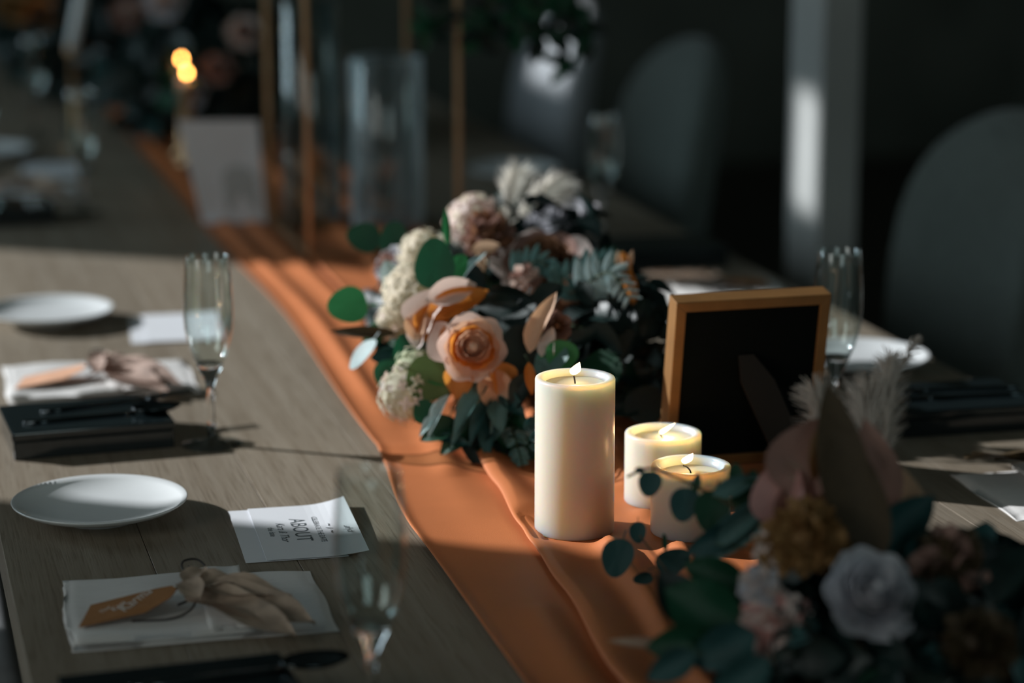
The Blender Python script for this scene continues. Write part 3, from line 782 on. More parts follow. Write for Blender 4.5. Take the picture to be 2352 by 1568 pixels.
# ------------------------------------------------------------------ gold stand with glass vases
def goldstand():
    t = thing('metal_stand', 'tall gold open-frame stand of slim square bars around the glass vases', 'stand', (.645, 3.68, TZ + .005))
    hx, hy, H, b = .115, .175, .62, .008
    for sx in (-1, 1):
        for sy in (-1, 1): box('post', (sx * hx, sy * hy, H / 2), (b, b, H), M_gold, t, bev=.0008, segs=1)
    for z in (b / 2, H - b / 2):
        for s in (-1, 1):
            box('crossbar', (0, s * hy, z), (2 * hx - b, b, b), M_gold, t, bev=.0008, segs=1)
            box('crossbar', (s * hx, 0, z), (b, 2 * hy - b, b), M_gold, t, bev=.0008, segs=1)
goldstand()
def vase(label, loc, r, h, th=.004, m=None):
    o = [(r * .96, 0), (r, .004), (r, h - .002), (r - th / 2, h)]; i = [(r - th, h - .002), (r - th, .016), (r * .5, .014), (0, .014)]
    return tag(lathe('glass_vase', [(0, 0)] + o + i, m or M_vase, None, 56, loc), label, 'vase')
vb = at(932, 520, TZ + .003)
vase('crystal cylinder vase with painted pale highlight streaks, inside the gold stand behind the flowers', (.700, 3.735, TZ + .006), .058, .27, m=M_glint)
vase('tall clear cylinder vase in the shade between the gold bars', (.585, 3.775, TZ + .006), .048, .36)

# white sign card in front of the gold stand
def sign():
    bl, br = at(466, 512, TZ + .004), at(612, 512, TZ + .004)
    tl, tr = W(408, 277, 3.86), W(592, 276, 3.87)
    n = Vector((0, .0025, 0)); base = (bl + br) / 2; base.z = TZ + .003
    t = thing('sign_card', 'blurred white card standing upright left of the gold bars, faint arch print', 'card', base)
    V = [p - base for p in (bl, br, tr, tl)] + [p - base + n for p in (bl, br, tr, tl)]
    mk('panel', V, [[0, 1, 2, 3], [7, 6, 5, 4], [0, 4, 5, 1], [1, 5, 6, 2], [2, 6, 7, 3], [3, 7, 4, 0]], M_paper2, t, False)
    # printed arch
    e1 = (br - bl); e2 = (tl - bl); P = []
    for k in range(13):
        a = PI * k / 12; P.append((.66 + .24 * math.cos(a), .42 + .14 * math.sin(a)))
    P = [(.90, .08)] + P + [(.42, .08)]
    def q(s, r_): return bl + (br - bl) * s * (1 - r_) + (tr - tl) * s * r_ + (tl - bl) * r_ - base - n * .15
    ctr = q(.66, .3); V = [ctr] + [q(*p) for p in P]
    mk('arch_print', V, [[0, i, i + 1] for i in range(1, len(P))], mat('grey_print', (.52, .54, .55), rough=.85), t, False)
    box('foot', (((tl - bl).x * .0), .022, .003), (.09, .045, .004), M_paper2, t, bev=.0005)
sign()

# ------------------------------------------------------------------ flowers and leaves
LM = {}
def roundleaf_data(m, notch=False):
    k = ('round', m.name)
    if k in LM: return LM[k]
    V, Fc = [], []; n = 20
    V.append((0, .5, -.03))
    for (r) in (.55, 1.0):
        for i in range(n):
            a = 2 * PI * i / n - PI / 2; rr_ = .5 * r * (1 + (.06 * math.cos(3 * a + 1) if r == 1 else 0))
            x, y = rr_ * math.cos(a) * .95, .5 + rr_ * math.sin(a)
            V.append((x, y, -.03 + .25 * x * x + .12 * (y - .5) ** 2 + (.02 if abs(x) < .05 else 0)))
    for i in range(n):
        i2 = (i + 1) % n; Fc.append([0, 1 + i, 1 + i2]); Fc.append([1 + i, 1 + n + i, 1 + n + i2, 1 + i2])
    s = len(V); V += [(-.02, -.22, .0), (.02, -.22, .0), (.02, .04, .0), (-.02, .04, .0)]; Fc.append([s, s + 1, s + 2, s + 3])
    LM[k] = meshdata('leaf', V, Fc, m); return LM[k]
def lanceleaf_data(m, ratio=.22, cup=.8, bend=.18):
    k = ('lance', m.name, ratio, cup, bend)
    if k in LM: return LM[k]
    v, f = blade_leaf(1.0, ratio, cup, bend, NX=2, NY=8, ruff=.08); LM[k] = meshdata('leaf', v, f, m); return LM[k]
def petal_data(m, r, h, ha, open_, curl, seed, ruff=.03):
    """petal as a patch of a cup shaped surface around z; r radius, h height, ha half angle"""
    k = ('petal', m.name, round(r, 4), round(h, 4), ha, open_, curl, seed)
    if k in LM: return LM[k]
    rnd = random.Random(seed); NU, NV = 7, 6; V, Fc = [], []; p1, p2 = rnd.uniform(0, 6), rnd.uniform(0, 6)
    for j in range(NV + 1):
        v = j / NV; wp = (math.sin(min(1, v * 1.25) * PI / 2) ** .6) * math.sqrt(max(0, 1 - (max(0, v - .55) / .47) ** 2.4))
        for i in range(NU + 1):
            u = -1 + 2 * i / NU; a = ha * u * max(wp, .05)
            rad = r * (.18 + .82 * math.sin(v * PI / 2) ** .8) + open_ * r * v * v + curl * r * max(0, v - .7) ** 2 * 6
            z = h * v ** 1.05 - curl * h * max(0, v - .65) ** 2 * 4
            rad *= 1 + ruff * math.sin(3 * u + p1 + v * 4); z += ruff * h * math.sin(4 * u + p2)
            V.append((rad * math.sin(a), rad * math.cos(a), z))
    n = NU + 1
    for j in range(NV):
        for i in range(NU): a = j * n + i; Fc.append([a, a + 1, a + n + 1, a + n])
    LM[k] = meshdata('petal', V, Fc, m); return LM[k]
def rose(parent, loc, axis, R_, mats, name='rose', label=None, layers=5, seed=1, up=UP, open_=1.0):
    """mats from the heart outwards"""
    rnd = random.Random(seed); p = node(name, parent, basis(loc, axis, up))
    if label: p['label'] = label
    spec = [(3, .24, .80, 1.25, -.02, 0), (4, .40, .78, 1.05, .0, .02), (5, .54, .70, .95, .06, .08), (5, .68, .62, .92, .14, .20), (6, .84, .50, .80, .26, .35), (6, .98, .34, .78, .42, .5)][:layers]
    for li, (cnt, r, h, ha, op, cu) in enumerate(spec):
        m = mats[min(li * len(mats) // layers, len(mats) - 1)]
        for k in range(cnt):
            me = petal_data(m, R_ * r, R_ * h * 1.35, ha, op * open_, cu * open_, k % 3 + li)
            a = 2 * PI * k / cnt + li * .9 + rnd.uniform(-.15, .15)
            s = rnd.uniform(.93, 1.07)
            inst('petal', me, p, Matrix.Rotation(a, 4, 'Z') @ Matrix.Diagonal((s, s, rnd.uniform(.92, 1.08), 1)) @ Matrix.Translation((0, 0, -R_ * .35 - li * R_ * .02)))
    v, f = lathegeo([(0, -.4 * R_), (.15 * R_, -.3 * R_), (.21 * R_, .2 * R_), (.20 * R_, .45 * R_), (.12 * R_, .60 * R_), (0, .66 * R_)], 12)
    mk('heart', v, f, mats[0], p)
    v, f = lathegeo([(0, -.75 * R_), (.09 * R_, -.74 * R_), (.22 * R_, -.55 * R_), (.34 * R_, -.38 * R_), (.22 * R_, -.30 * R_), (0, -.30 * R_)], 12)
    mk('calyx', v, f, L_dark, p)
    return p
def pom(parent, loc, axis, R_, mats, name='carnation', label=None, n=46, seed=1):
    """many small ruffled petals standing out of a ball"""
    rnd = random.Random(seed); p = node(name, parent, basis(loc, axis, UP))
    if label: p['label'] = label
    v, f = lathegeo([(0, -.5 * R_), (.4 * R_, -.35 * R_), (.55 * R_, 0), (.4 * R_, .35 * R_), (0, .5 * R_)], 12); mk('heart', v, f, mats[0], p)
    for k in range(n):
        t = (k + .5) / n; ph = math.acos(1 - 1.35 * t); a = k * 2.39996
        d = Vector((math.sin(ph) * math.cos(a), math.sin(ph) * math.sin(a), math.cos(ph)))
        me = lanceleaf_data(mats[k % len(mats)], .34, .9, -.12)
        s = R_ * rnd.uniform(.62, .78)
        side = d.cross(Vector((rnd.uniform(-1, 1), rnd.uniform(-1, 1), .3))).normalized()
        inst('petal', me, p, basis(d * R_ * .35, side, d, s, s * 1.3))
    return p
def hydrangea(parent, loc, axis, R_, mats, name='hydrangea', label=None, n=30, seed=1, asp=1.0):
    n = int(n * 1.7)
    rnd = random.Random(seed); p = node(name, parent, basis(loc, axis, UP))
    if label: p['label'] = label
    v, f = lathegeo([(0, -.6 * R_), (.6 * R_, -.5 * R_), (.84 * R_, -.1 * R_), (.80 * R_, .3 * R_), (.5 * R_, .7 * R_), (0, .86 * R_)], 14); mk('heart', v, f, mats[0], p)
    for m in mats:
        k = ('floret', m.name)
        if k not in LM:
            V, Fc = [], []
            for q in range(4):
                a = q * PI / 2; c, s = math.cos(a), math.sin(a); b = len(V)
                for (x, y, z) in ((0, 0, 0), (-.28, .35, .08), (-.20, .72, .10), (0, .82, .05), (.20, .72, .10), (.28, .35, .08)):
                    V.append((x * c - y * s, x * s + y * c, z))
                Fc.append([b, b + 1, b + 2, b + 3]); Fc.append([b, b + 3, b + 4, b + 5])
            LM[k] = meshdata('floret', V, Fc, m)
    for k in range(n):
        t = (k + .5) / n; ph = math.acos(1 - 1.4 * t); a = k * 2.39996
        d = Vector((math.sin(ph) * math.cos(a), math.sin(ph) * math.sin(a) * asp, math.cos(ph)))
        s = R_ * rnd.uniform(.20, .30)
        inst('floret', LM[('floret', mats[k % len(mats)].name)], p, basis(d * R_ * rnd.uniform(.85, 1.0), d + Vector((rnd.uniform(-.3, .3), rnd.uniform(-.3, .3), 0)), (rnd.uniform(-1, 1), rnd.uniform(-1, 1), .2), s))
    return p
def pampas(parent, base, tipp, width, m, n=340, seed=1, name='pampas_plume', label=None, spread=.5):
    rnd = random.Random(seed); base, tipp = Vector(base), Vector(tipp); ax = (tipp - base); L = ax.length; ax.normalize()
    V, Fc = [], []
    s1 = ax.cross(Vector((.3, 1, .2))).normalized(); s2 = ax.cross(s1)
    for k in range(n):
        t = rnd.random() ** .8 * .85; a = rnd.uniform(0, 2 * PI); o = base + ax * L * t
        d = (s1 * math.cos(a) + s2 * math.sin(a)); ln = width * rnd.uniform(.6, 1.3) * (.55 + .6 * math.sin(PI * min(1, t + .15)))
        p0 = o; p1 = o + d * ln * .45 + ax * ln * .8; p2 = o + d * ln * 1.0 * spread * 1.6 + ax * ln * 1.35 - UP * ln * .25
        w_ = .00055; sd = d.cross(ax) * w_; b = len(V)
        V += [p0 - sd, p0 + sd, p1 - sd * 1.2, p1 + sd * 1.2, p2 - sd * .4, p2 + sd * .4]
        Fc += [[b, b + 1, b + 3, b + 2], [b + 2, b + 3, b + 5, b + 4]]
    p = node(name, parent)
    if label: p['label'] = label
    o = mk('plume', V, Fc, m, p); o['kind'] = 'stuff'
    tube('stalk', [base - ax * L * .35, base, base + ax * L * .85], [.0014, .0012, .0006], m, p, 6)
    return p
def fern(parent, pts, Lf, m, n=14, name='fern_frond', wr=.25):
    """stalk with paired leaflets, each a piece of its own"""
    P = smoothpts(pts, 5); fr = node(name, parent)
    tube('stalk', P, [.0012 * (1 - .6 * i / len(P)) for i in range(len(P))], M_stem, fr, 5)
    me = lanceleaf_data(m, wr, .6, .1)
    for k in range(n):
        t = (k + 1) / (n + 1); i = min(int(t * (len(P) - 1)), len(P) - 2); o = P[i]; d = (P[i + 1] - P[i]).normalized()
        nrm = tocam(o); sd = d.cross(nrm).normalized()
        for s in (-1, 1):
            q = sd * s + d * .7; ln = Lf * (1.05 - .65 * t) * R.uniform(.9, 1.1)
            inst('leaflet', me, fr, basis(o, nrm + Vector((R.uniform(-.3, .3),) * 3), q, ln))
    return fr
def leafpart(parent, base, p, m, kind='round', size=.03, normal=None, along=None, ratio=.22, label=None, stalk=True, sx=None, cup=.8, bend=.18):
    """leaf centred near p; a thin stalk runs back to base"""
    p = Vector(p); nrm = Vector(normal) if normal is not None else tocam(p)
    al = Vector(along) if along is not None else (p - base)
    me = roundleaf_data(m) if kind == 'round' else lanceleaf_data(m, ratio, cup, bend)
    al = (al - nrm.normalized() * al.dot(nrm.normalized())); al.normalize()
    root = p - al * size * .5
    o = inst('leaf', me, parent, basis(root, nrm, al, size, sx))
    if label: o['label'] = label
    if stalk and base is not None:
        b = Vector(base)
        mid = (root + b) / 2 + Vector((0, 0, .012)); tube('stem', bez(b, mid, root, 6), .0009, M_stem, parent, 5)
    return o
def filler(parent, cen, rad, n, m, smin, smax, seed, name='foliage', zmin=None, hole=0.0):
    rnd = random.Random(seed); V, Fc = [], []; base_v, base_f = blade_leaf(1.0, .34, .6, .15, NX=1, NY=4)
    for k in range(n):
        d = Vector((rnd.gauss(0, 1), rnd.gauss(0, 1), rnd.gauss(0, 1))).normalized(); q = rnd.uniform(.35, 1) ** .6
        p = Vector(cen) + Vector((d.x * rad[0], d.y * rad[1], d.z * rad[2])) * q
        if zmin is not None and p.z < zmin + .006: p.z = zmin + .006 + rnd.uniform(0, .02)
        s = rnd.uniform(smin, smax)
        if p.z > TZ + .10 and hides_bloom(p) and (p - Vector(cen)).dot(FWD) < 0: continue
        mw = basis(p, d + Vector((rnd.uniform(-.8, .8), rnd.uniform(-.8, .8), rnd.uniform(-.3, .8))), d + Vector((rnd.uniform(-1, 1), rnd.uniform(-1, 1), rnd.uniform(-.4, .6))), s)
        b = len(V); vs = [mw @ Vector(v) for v in base_v]
        if zmin is not None:
            for v in vs: v.z = max(v.z, zmin + .002)
        V += vs; Fc += [[i + b for i in q_] for q_ in base_f]
    o = mk(name, V, Fc, m, parent); o['kind'] = 'stuff'; return o
def moss(parent, cen, rad):
    v, f = lathegeo([(0, -1), (.6, -.8), (.95, -.2), (1, .1), (.75, .65), (.4, .9), (0, 1)], 20)
    v = [(x * rad[0], y * rad[1], z * rad[2]) for x, y, z in v]
    o = mk('floral_foam', v, f, mat('dark_moss', (.008, .016, .010), rough=.95, noise=.3, nscale=80, bump=.8, bscale=150), parent); o.location = cen; return o
def leafmesh_scatter(parent, cen, rad, n, mats, smin, smax, seed, zmin, kinds=('round', 'lance')):
    """separately countable leaves spread over the arrangement's surface"""
    rnd = random.Random(seed)
    for k in range(n):
        d = Vector((rnd.gauss(0, 1), rnd.gauss(0, 1), rnd.gauss(0, .8))).normalized(); q = rnd.uniform(.78, 1.08)
        p = Vector(cen) + Vector((d.x * rad[0], d.y * rad[1], d.z * rad[2])) * q
        s = rnd.uniform(smin, smax)
        if hides_bloom(p): continue
        if p.z < zmin + s * .5: p.z = zmin + s * .5 + .004
        m = mats[rnd.randrange(len(mats))]
        kd = kinds[rnd.randrange(len(kinds))]
        me = roundleaf_data(m) if kd == 'round' else lanceleaf_data(m, .26, .8, .15)
        al = d + Vector((rnd.uniform(-.8, .8), rnd.uniform(-.8, .8), rnd.uniform(-.1, .5)))
        inst('leaf', me, parent, basis(p - al.normalized() * s * .5, d * .8 + tocam(p) * .5 + Vector((rnd.uniform(-.6, .6), rnd.uniform(-.6, .6), rnd.uniform(-.2, .8))), al, s))

TOPZ = TZ + .016
# ---- arrangement 1 : behind the tall candle
A1c = Vector((.62, 2.71, TZ + .06))
CLEAR = [(2005, 1365, 150), (1785, 1445, 120), (1850, 1235, 130), (1770, 1260, 60), (1745, 1345, 60), (1830, 1090, 130), (1940, 1060, 110), (1088, 805, 110), (1010, 700, 80), (998, 607, 60),
         (950, 690, 60), (935, 900, 60), (1240, 745, 50), (1280, 750, 45), (1250, 600, 80), (1090, 505, 60), (1210, 430, 130), (1270, 525, 75), (1320, 500, 65)]
def hides_bloom(p):
    d = p - CAMP; f = d.dot(FWD); zc = f * math.cos(PITCH) - d.z * math.sin(PITCH); yc = f * math.sin(PITCH) + d.z * math.cos(PITCH)
    u, v = 1176 + F * d.dot(RIGHT) / zc, 784 - F * yc / zc
    return any((u - a) ** 2 + (v - b) ** 2 < r * r for a, b, r in CLEAR)
A1 = thing('flower_arrangement', 'low arrangement of peach rose, orange leaf and green eucalyptus behind the tall candle', 'flowers', (0, 0, 0))
def rel(d): return d
moss(A1, A1c + Vector((.0, .02, .0)), (.125, .175, .045))
filler(A1, A1c + Vector((.0, .0, .02)), (.150, .20, .085), 700, L_black, .03, .055, 5, zmin=TOPZ)
filler(A1, A1c + Vector((.0, .0, .025)), (.155, .205, .09), 260, L_dark, .025, .045, 6, 'foliage', zmin=TOPZ)
filler(A1, W(1410, 770, 2.60), (.055, .07, .075), 170, L_black, .025, .045, 8, 'foliage', zmin=TOPZ)
filler(A1, A1c + Vector((.03, -.03, .085)), (.10, .13, .07), 160, L_black, .025, .045, 9, 'foliage', zmin=TOPZ)
def A1leaf(u, v, D, m, kind='round', size=.03, **k):
    p = W(u, v, D); return leafpart(A1, A1c + (p - A1c) * .45, p, m, kind, size, **k)
def dirpx(a, c, depth=0.0):     # image-plane direction: right a, up c
    return RIGHT * a + UP * c + FWD * depth
# the open peach rose
Dr = 2.43
rose(A1, W(1084, 800, Dr), tocam(W(1084, 800, Dr)) * 1 + RIGHT * .10 + UP * .12, .031, [P_peachl, P_peachl, P_peachdeep, P_peachl, P_blush], 'rose', 'large open peach rose', 6, 3, open_=.30)
for (u, v, m, s, a, c, nn) in ((1032, 800, P_blush, .050, -.5, .5, -.5), (1060, 870, P_peachdeep, .040, -.2, -1, -.2), (1132, 890, P_peach, .046, .1, -1, .1), (1146, 870, P_peachdeep, .040, .3, -1, .5)):
    p = W(u, v, Dr + .008)
    inst('petal', lanceleaf_data(m, .42, .9, .1), A1, basis(p - dirpx(a, c) * s * .45, tocam(p) + RIGHT * nn, dirpx(a, c), s))
# orange leaf and white outer petals
for (u, v, m, s, a, c, rt, nz) in ((1052, 693, L_orange, .066, .85, .42, .22, 0), (1000, 735, L_orange, .046, .3, .8, .40, -.3), (985, 712, P_blush, .052, .25, .75, .42, -.7),
                                   (1040, 668, P_blush, .054, .9, .35, .26, .2), (968, 755, P_blush, .040, .0, 1, .3, -.8), (962, 735, P_peach, .040, 0, 1, .3, -.5)):
    A1leaf(u, v, 2.47, m, 'lance', s * 1.08, along=dirpx(a, c), normal=tocam(W(u, v, 2.47)) + RIGHT * nz + UP * .2, ratio=rt)
# round eucalyptus leaves
A1leaf(998, 607, 2.50, L_mid, 'round', .054, along=dirpx(.1, 1), sx=.045, label='big round green leaf')
A1leaf(1042, 622, 2.53, L_green, 'round', .040, along=dirpx(.5, .6), sx=.026)
A1leaf(837, 545, 2.74, L_dark, 'round', .040, along=dirpx(-.9, .3), sx=.036)
A1leaf(905, 549, 2.72, L_dark, 'round', .040, along=dirpx(.2, .9), sx=.036)
A1leaf(800, 700, 2.56, L_green, 'round', .044, along=dirpx(-1, .0), sx=.042, label='bright green round leaf at the left end')
A1leaf(833, 812, 2.52, L_silver, 'round', .042, along=dirpx(0, -1), sx=.028, normal=Vector((-.7, -.3, .8)), label='pale silvery round leaf')
A1leaf(897, 640, 2.62, L_silver, 'lance', .042, along=dirpx(.25, -1), ratio=.26)
A1leaf(1078, 612, 2.54, L_silver, 'lance', .052, along=dirpx(.12, 1), ratio=.13, normal=Vector((-.7, -.4, .7)))
A1leaf(1026, 520, 2.60, L_green, 'lance', .042, along=dirpx(-.05, 1), ratio=.11)
A1leaf(832, 762, 2.56, L_brown, 'lance', .072, along=dirpx(-1, .02), ratio=.10)
A1leaf(1116, 568, 2.62, P_tanpod, 'lance', .032, along=dirpx(1, .2), ratio=.27)
A1leaf(1104, 600, 2.61, P_tanpod, 'lance', .026, along=dirpx(-.1, 1), ratio=.24)
A1leaf(900, 815, 2.52, L_teal, 'lance', .045, along=dirpx(1, .15), ratio=.22)
A1leaf(940, 830, 2.50, L_mid, 'lance', .06, along=dirpx(.3, -1), ratio=.25)
A1leaf(893, 860, 2.50, L_mid, 'round', .034, along=dirpx(-.2, -1))
A1leaf(860, 770, 2.60, L_mid, 'lance', .05, along=dirpx(-.6, -.8), ratio=.22)
A1leaf(1240, 740, 2.44, P_peach, 'lance', .068, along=dirpx(.35, 1), ratio=.17, normal=tocam(W(1240, 740, 2.44)) - RIGHT * .6)
A1leaf(1262, 790, 2.43, P_blush, 'lance', .036, along=dirpx(-.1, 1), ratio=.3, normal=tocam(W(1240, 740, 2.44)) - RIGHT * .6)
A1leaf(1265, 825, 2.42, L_euc, 'round', .040, along=dirpx(-.4, -.7), normal=Vector((-.6, -.5, .7)))
A1leaf(1290, 815, 2.42, L_green, 'round', .034, along=dirpx(.8, .1))
A1leaf(1218, 870, 2.40, L_orange, 'lance', .034, along=dirpx(.1, -1), ratio=.18)
A1leaf(985, 870, 2.44, L_olive, 'round', .050, along=dirpx(.8, -.4), label='olive green leaf below the rose')
A1leaf(1020, 855, 2.45, L_green, 'lance', .055, along=dirpx(1, -.2), ratio=.28)
A1leaf(975, 945, 2.43, L_mid, 'round', .026, along=dirpx(-.6, -.7))
for (u, v, s, a, c, rt, m) in ((1003, 950, .048, -.35, -1, .16, L_silver), (983, 975, .030, -.7, -.6, .2, L_silver), (1075, 935, .062, -.6, -1, .18, L_euc), (1100, 960, .055, -.3, -1, .16, L_teal), (1060, 975, .05, -.5, -1, .14, L_euc),
                               (1148, 950, .040, .2, -1, .30, L_euc), (1150, 975, .040, -.5, -1, .28, L_euc), (1175, 925, .040, .7, -.7, .25, L_teal), (1215, 985, .030, .7, -.8, .22, L_silver), (1120, 1000, .05, .1, -.9, .2, L_teal),
                               (1040, 1010, .04, .9, -.2, .16, L_teal), (1190, 960, .04, .5, -.6, .2, L_dark)):
    A1leaf(u, v, 2.42, m, 'lance', s, along=dirpx(a, c, -.25), ratio=rt, normal=Vector((-.55, -.55, .75)))
for (u, v, s, a, c) in ((1010, 990, .045, -1, -.2), (1050, 1010, .045, -.8, -.5), (1090, 1020, .05, .2, -1), (1130, 1035, .045, .6, -.8), (1170, 1030, .05, .2, -1), (1210, 1040, .045, .8, -.5), (1110, 985, .05, -.6, -.8), (1160, 990, .045, .4, -.9), (1200, 990, .045, 1, -.2), (1070, 975, .04, -.3, -1), (1180, 1055, .035, .8, -.3), (1140, 1060, .035, -.5, -.4)):
    A1leaf(u, v, 2.43, L_black if s > .045 else L_dark, 'lance', s, along=dirpx(a, c, -.2), ratio=.32, normal=Vector((-.3, -.7, .6)))
fern(A1, [W(1175, 975, 2.43), W(1190, 1030, 2.41), W(1202, 1075, 2.39)], .018, L_euc, 7, 'fern_frond', .3)
fern(A1, [W(1225, 950, 2.40), W(1240, 1000, 2.38), W(1232, 1040, 2.37)], .018, L_teal, 6, 'fern_frond', .3)
# right upper fronds with pale leaflets and brown tip
fern(A1, [W(1270, 665, 2.60), W(1360, 608, 2.60), W(1425, 600, 2.58)], .030, L_euc, 10, 'fern_frond', .2)
fern(A1, [W(1330, 665, 2.58), W(1400, 625, 2.56), W(1450, 690, 2.54)], .034, L_silver, 11, 'fern_frond', .16)
fern(A1, [W(1180, 640, 2.62), W(1235, 600, 2.62), W(1290, 640, 2.60)], .028, L_euc, 8, 'fern_frond', .2)
fern(A1, [W(1400, 870, 2.60), W(1470, 835, 2.58), W(1525, 845, 2.57)], .040, L_teal, 9, 'fern_frond', .3)
for (u, v, s, a, c) in ((1437, 625, .046, .15, -1), (1452, 665, .040, .1, -1), (1420, 598, .022, -.1, 1), (1448, 596, .022, .2, 1)):
    A1leaf(u, v, 2.57, P_tanpod if c > 0 else L_orange, 'lance', s, along=dirpx(a, c), ratio=.17)
# flowers of the mass
hydrangea(A1, W(955, 680, 2.58), tocam(W(960, 660, 2.6)) + UP * .3 - RIGHT * .3, .040, [P_cream], 'hydrangea', 'cream hydrangea head', 34, 2)
hydrangea(A1, W(935, 905, 2.46), tocam(W(940, 880, 2.46)) - RIGHT * .5, .032, [P_cream, P_blush], 'hydrangea', 'pale stock flower low on the left', 34, 5)
hydrangea(A1, W(958, 850, 2.48), tocam(W(940, 880, 2.46)) - RIGHT * .3, .026, [P_creamgreen, P_cream], 'hydrangea', None, 26, 6)
hydrangea(A1, W(972, 582, 2.66), tocam(W(972, 582, 2.66)) + UP * .4 - RIGHT * .3, .030, [P_cream], 'hydrangea', None, 24, 7)
hydrangea(A1, W(1088, 512, 2.80), UP + tocam(W(1088, 505, 2.8)) * .6 - RIGHT * .3, .036, [P_blush, P_cream], 'hydrangea', 'blush hydrangea head at the top', 30, 8)
pom(A1, W(1120, 540, 2.70), tocam(W(1120, 530, 2.7)) + UP * .6, .030, [P_brown, P_dusty], 'carnation', 'brown carnation', 40, 9)
rose(A1, W(1250, 612, 2.68), UP + tocam(W(1250, 600, 2.66)) * .9, .040, [P_brown, P_brown, P_brown, P_dusty, P_blush], 'rose', 'toffee brown rose', 6, 12)
pom(A1, W(1205, 640, 2.60), tocam(W(1205, 625, 2.6)) - RIGHT * .2, .018, [P_blush, P_dusty], 'carnation', None, 24, 10)
rose(A1, W(1277, 748, 2.46), tocam(W(1277, 748, 2.46)) + RIGHT * .2, .019, [P_brown, P_dusty], 'rose', 'small brown rosebud', 4, 14)
rose(A1, W(1262, 520, 2.86), UP - RIGHT * .3 + tocam(W(1262, 520, 2.86)) * .4, .034, [P_white, P_white, P_white], 'rose', 'white rose at the back', 5, 15)
rose(A1, W(1315, 500, 2.95), UP - RIGHT * .3 + tocam(W(1315, 500, 2.9)) * .3, .030, [P_white, P_white], 'rose', None, 5, 16)
pom(A1, W(1330, 690, 2.62), tocam(W(1330, 690, 2.6)), .030, [P_brown, P_dusty], 'carnation', None, 30, 17)
rose(A1, W(905, 610, 2.70), -RIGHT * .8 + UP * .5 + tocam(W(1262, 520, 2.86)) * .6, .026, [P_dusty, P_white], 'rose', None, 4, 18)
hydrangea(A1, W(905, 735, 2.60), tocam(W(905, 735, 2.6)) - RIGHT * .5, .022, [P_cream, P_blush], 'hydrangea', None, 20, 19)
pampas(A1, W(1165, 505, 2.82), W(1190, 395, 2.86), .026, M_pampas, 420, 3, 'pampas_plume', 'white pampas plume')
pampas(A1, W(1190, 500, 2.86), W(1290, 420, 2.96), .030, M_pampas, 420, 4, 'pampas_plume', None)
leafmesh_scatter(A1, A1c + Vector((.01, 0, .02)), (.150, .20, .10), 90, [L_dark, L_black, L_mid, L_teal, L_dark], .024, .042, 31, TOPZ)
for (u, v, D, s) in ((1480, 740, 2.62, .04), (1510, 745, 2.62, .04), (1450, 760, 2.6, .045), (1500, 850, 2.58, .045), (1515, 870, 2.58, .04), (1470, 830, 2.58, .05), (1440, 800, 2.55, .05),
                     (1400, 700, 2.58, .045), (1380, 660, 2.6, .04), (1350, 640, 2.62, .04), (1430, 930, 2.5, .05), (1480, 930, 2.5, .045), (1380, 850, 2.5, .05), (1330, 780, 2.5, .045), (1350, 900, 2.46, .05),
                     (1180, 720, 2.5, .05), (1170, 680, 2.52, .05), (1140, 700, 2.5, .045), (1200, 800, 2.46, .05), (1195, 900, 2.42, .045), (1090, 640, 2.55, .04), (1320, 540, 2.8, .03), (1250, 690, 2.5, .05), (1390, 780, 2.52, .05)):
    a = R.uniform(0, 2 * PI); A1leaf(u, v, D, R.choice([L_black, L_dark, L_black]), R.choice(['round', 'lance']), s, along=dirpx(math.cos(a), math.sin(a)), ratio=.28, normal=tocam(W(u, v, D)) + Vector((R.uniform(-.5, .5), R.uniform(-.5, .5), R.uniform(-.2, .6))))

# ---- arrangement 2 : near right corner
A2c = Vector((.655, 1.60, TZ + .050))
A2 = thing('flower_arrangement', 'dim blurred arrangement in the near right corner with white rose and teal eucalyptus', 'flowers', (0, 0, 0))
moss(A2, A2c + Vector((0, 0, .003)), (.12, .12, .045))
filler(A2, A2c + Vector((0, 0, .0)), (.155, .135, .070), 760, L_black, .03, .055, 15, zmin=TOPZ)
filler(A2, A2c + Vector((0, 0, .005)), (.16, .135, .07), 120, L_teal, .025, .045, 16, zmin=TOPZ)
def A2leaf(u, v, D, m, kind='round', size=.03, **k):
    p = W(u, v, D); return leafpart(A2, A2c + (p - A2c) * .5, p, m, kind, size, **k)
rose(A2, W(2005, 1365, 1.66), tocam(W(2005, 1365, 1.66)) + UP * .5 + RIGHT * .35, .032, [P_white, P_white, P_white], 'rose', 'large white rose', 6, 22, open_=.30)
pom(A2, W(1785, 1445, 1.68), tocam(W(1785, 1445, 1.68)), .029, [P_blush, P_pink, P_blush], 'carnation', 'pink and blush carnation', 60, 23)
pom(A2, W(1850, 1240, 1.72), tocam(W(1850, 1240, 1.72)) + UP * .6, .032, [P_ochre], 'carnation', 'ochre carnation', 44, 24)
pom(A2, W(1770, 1260, 1.72), tocam(W(1850, 1240, 1.72)) + UP * .3, .016, [P_blush, P_ochre], 'carnation', None, 24, 25)
pom(A2, W(1745, 1345, 1.68), tocam(W(1745, 1345, 1.70)) - RIGHT * .3, .016, [P_white, P_blush], 'carnation', None, 26, 26)
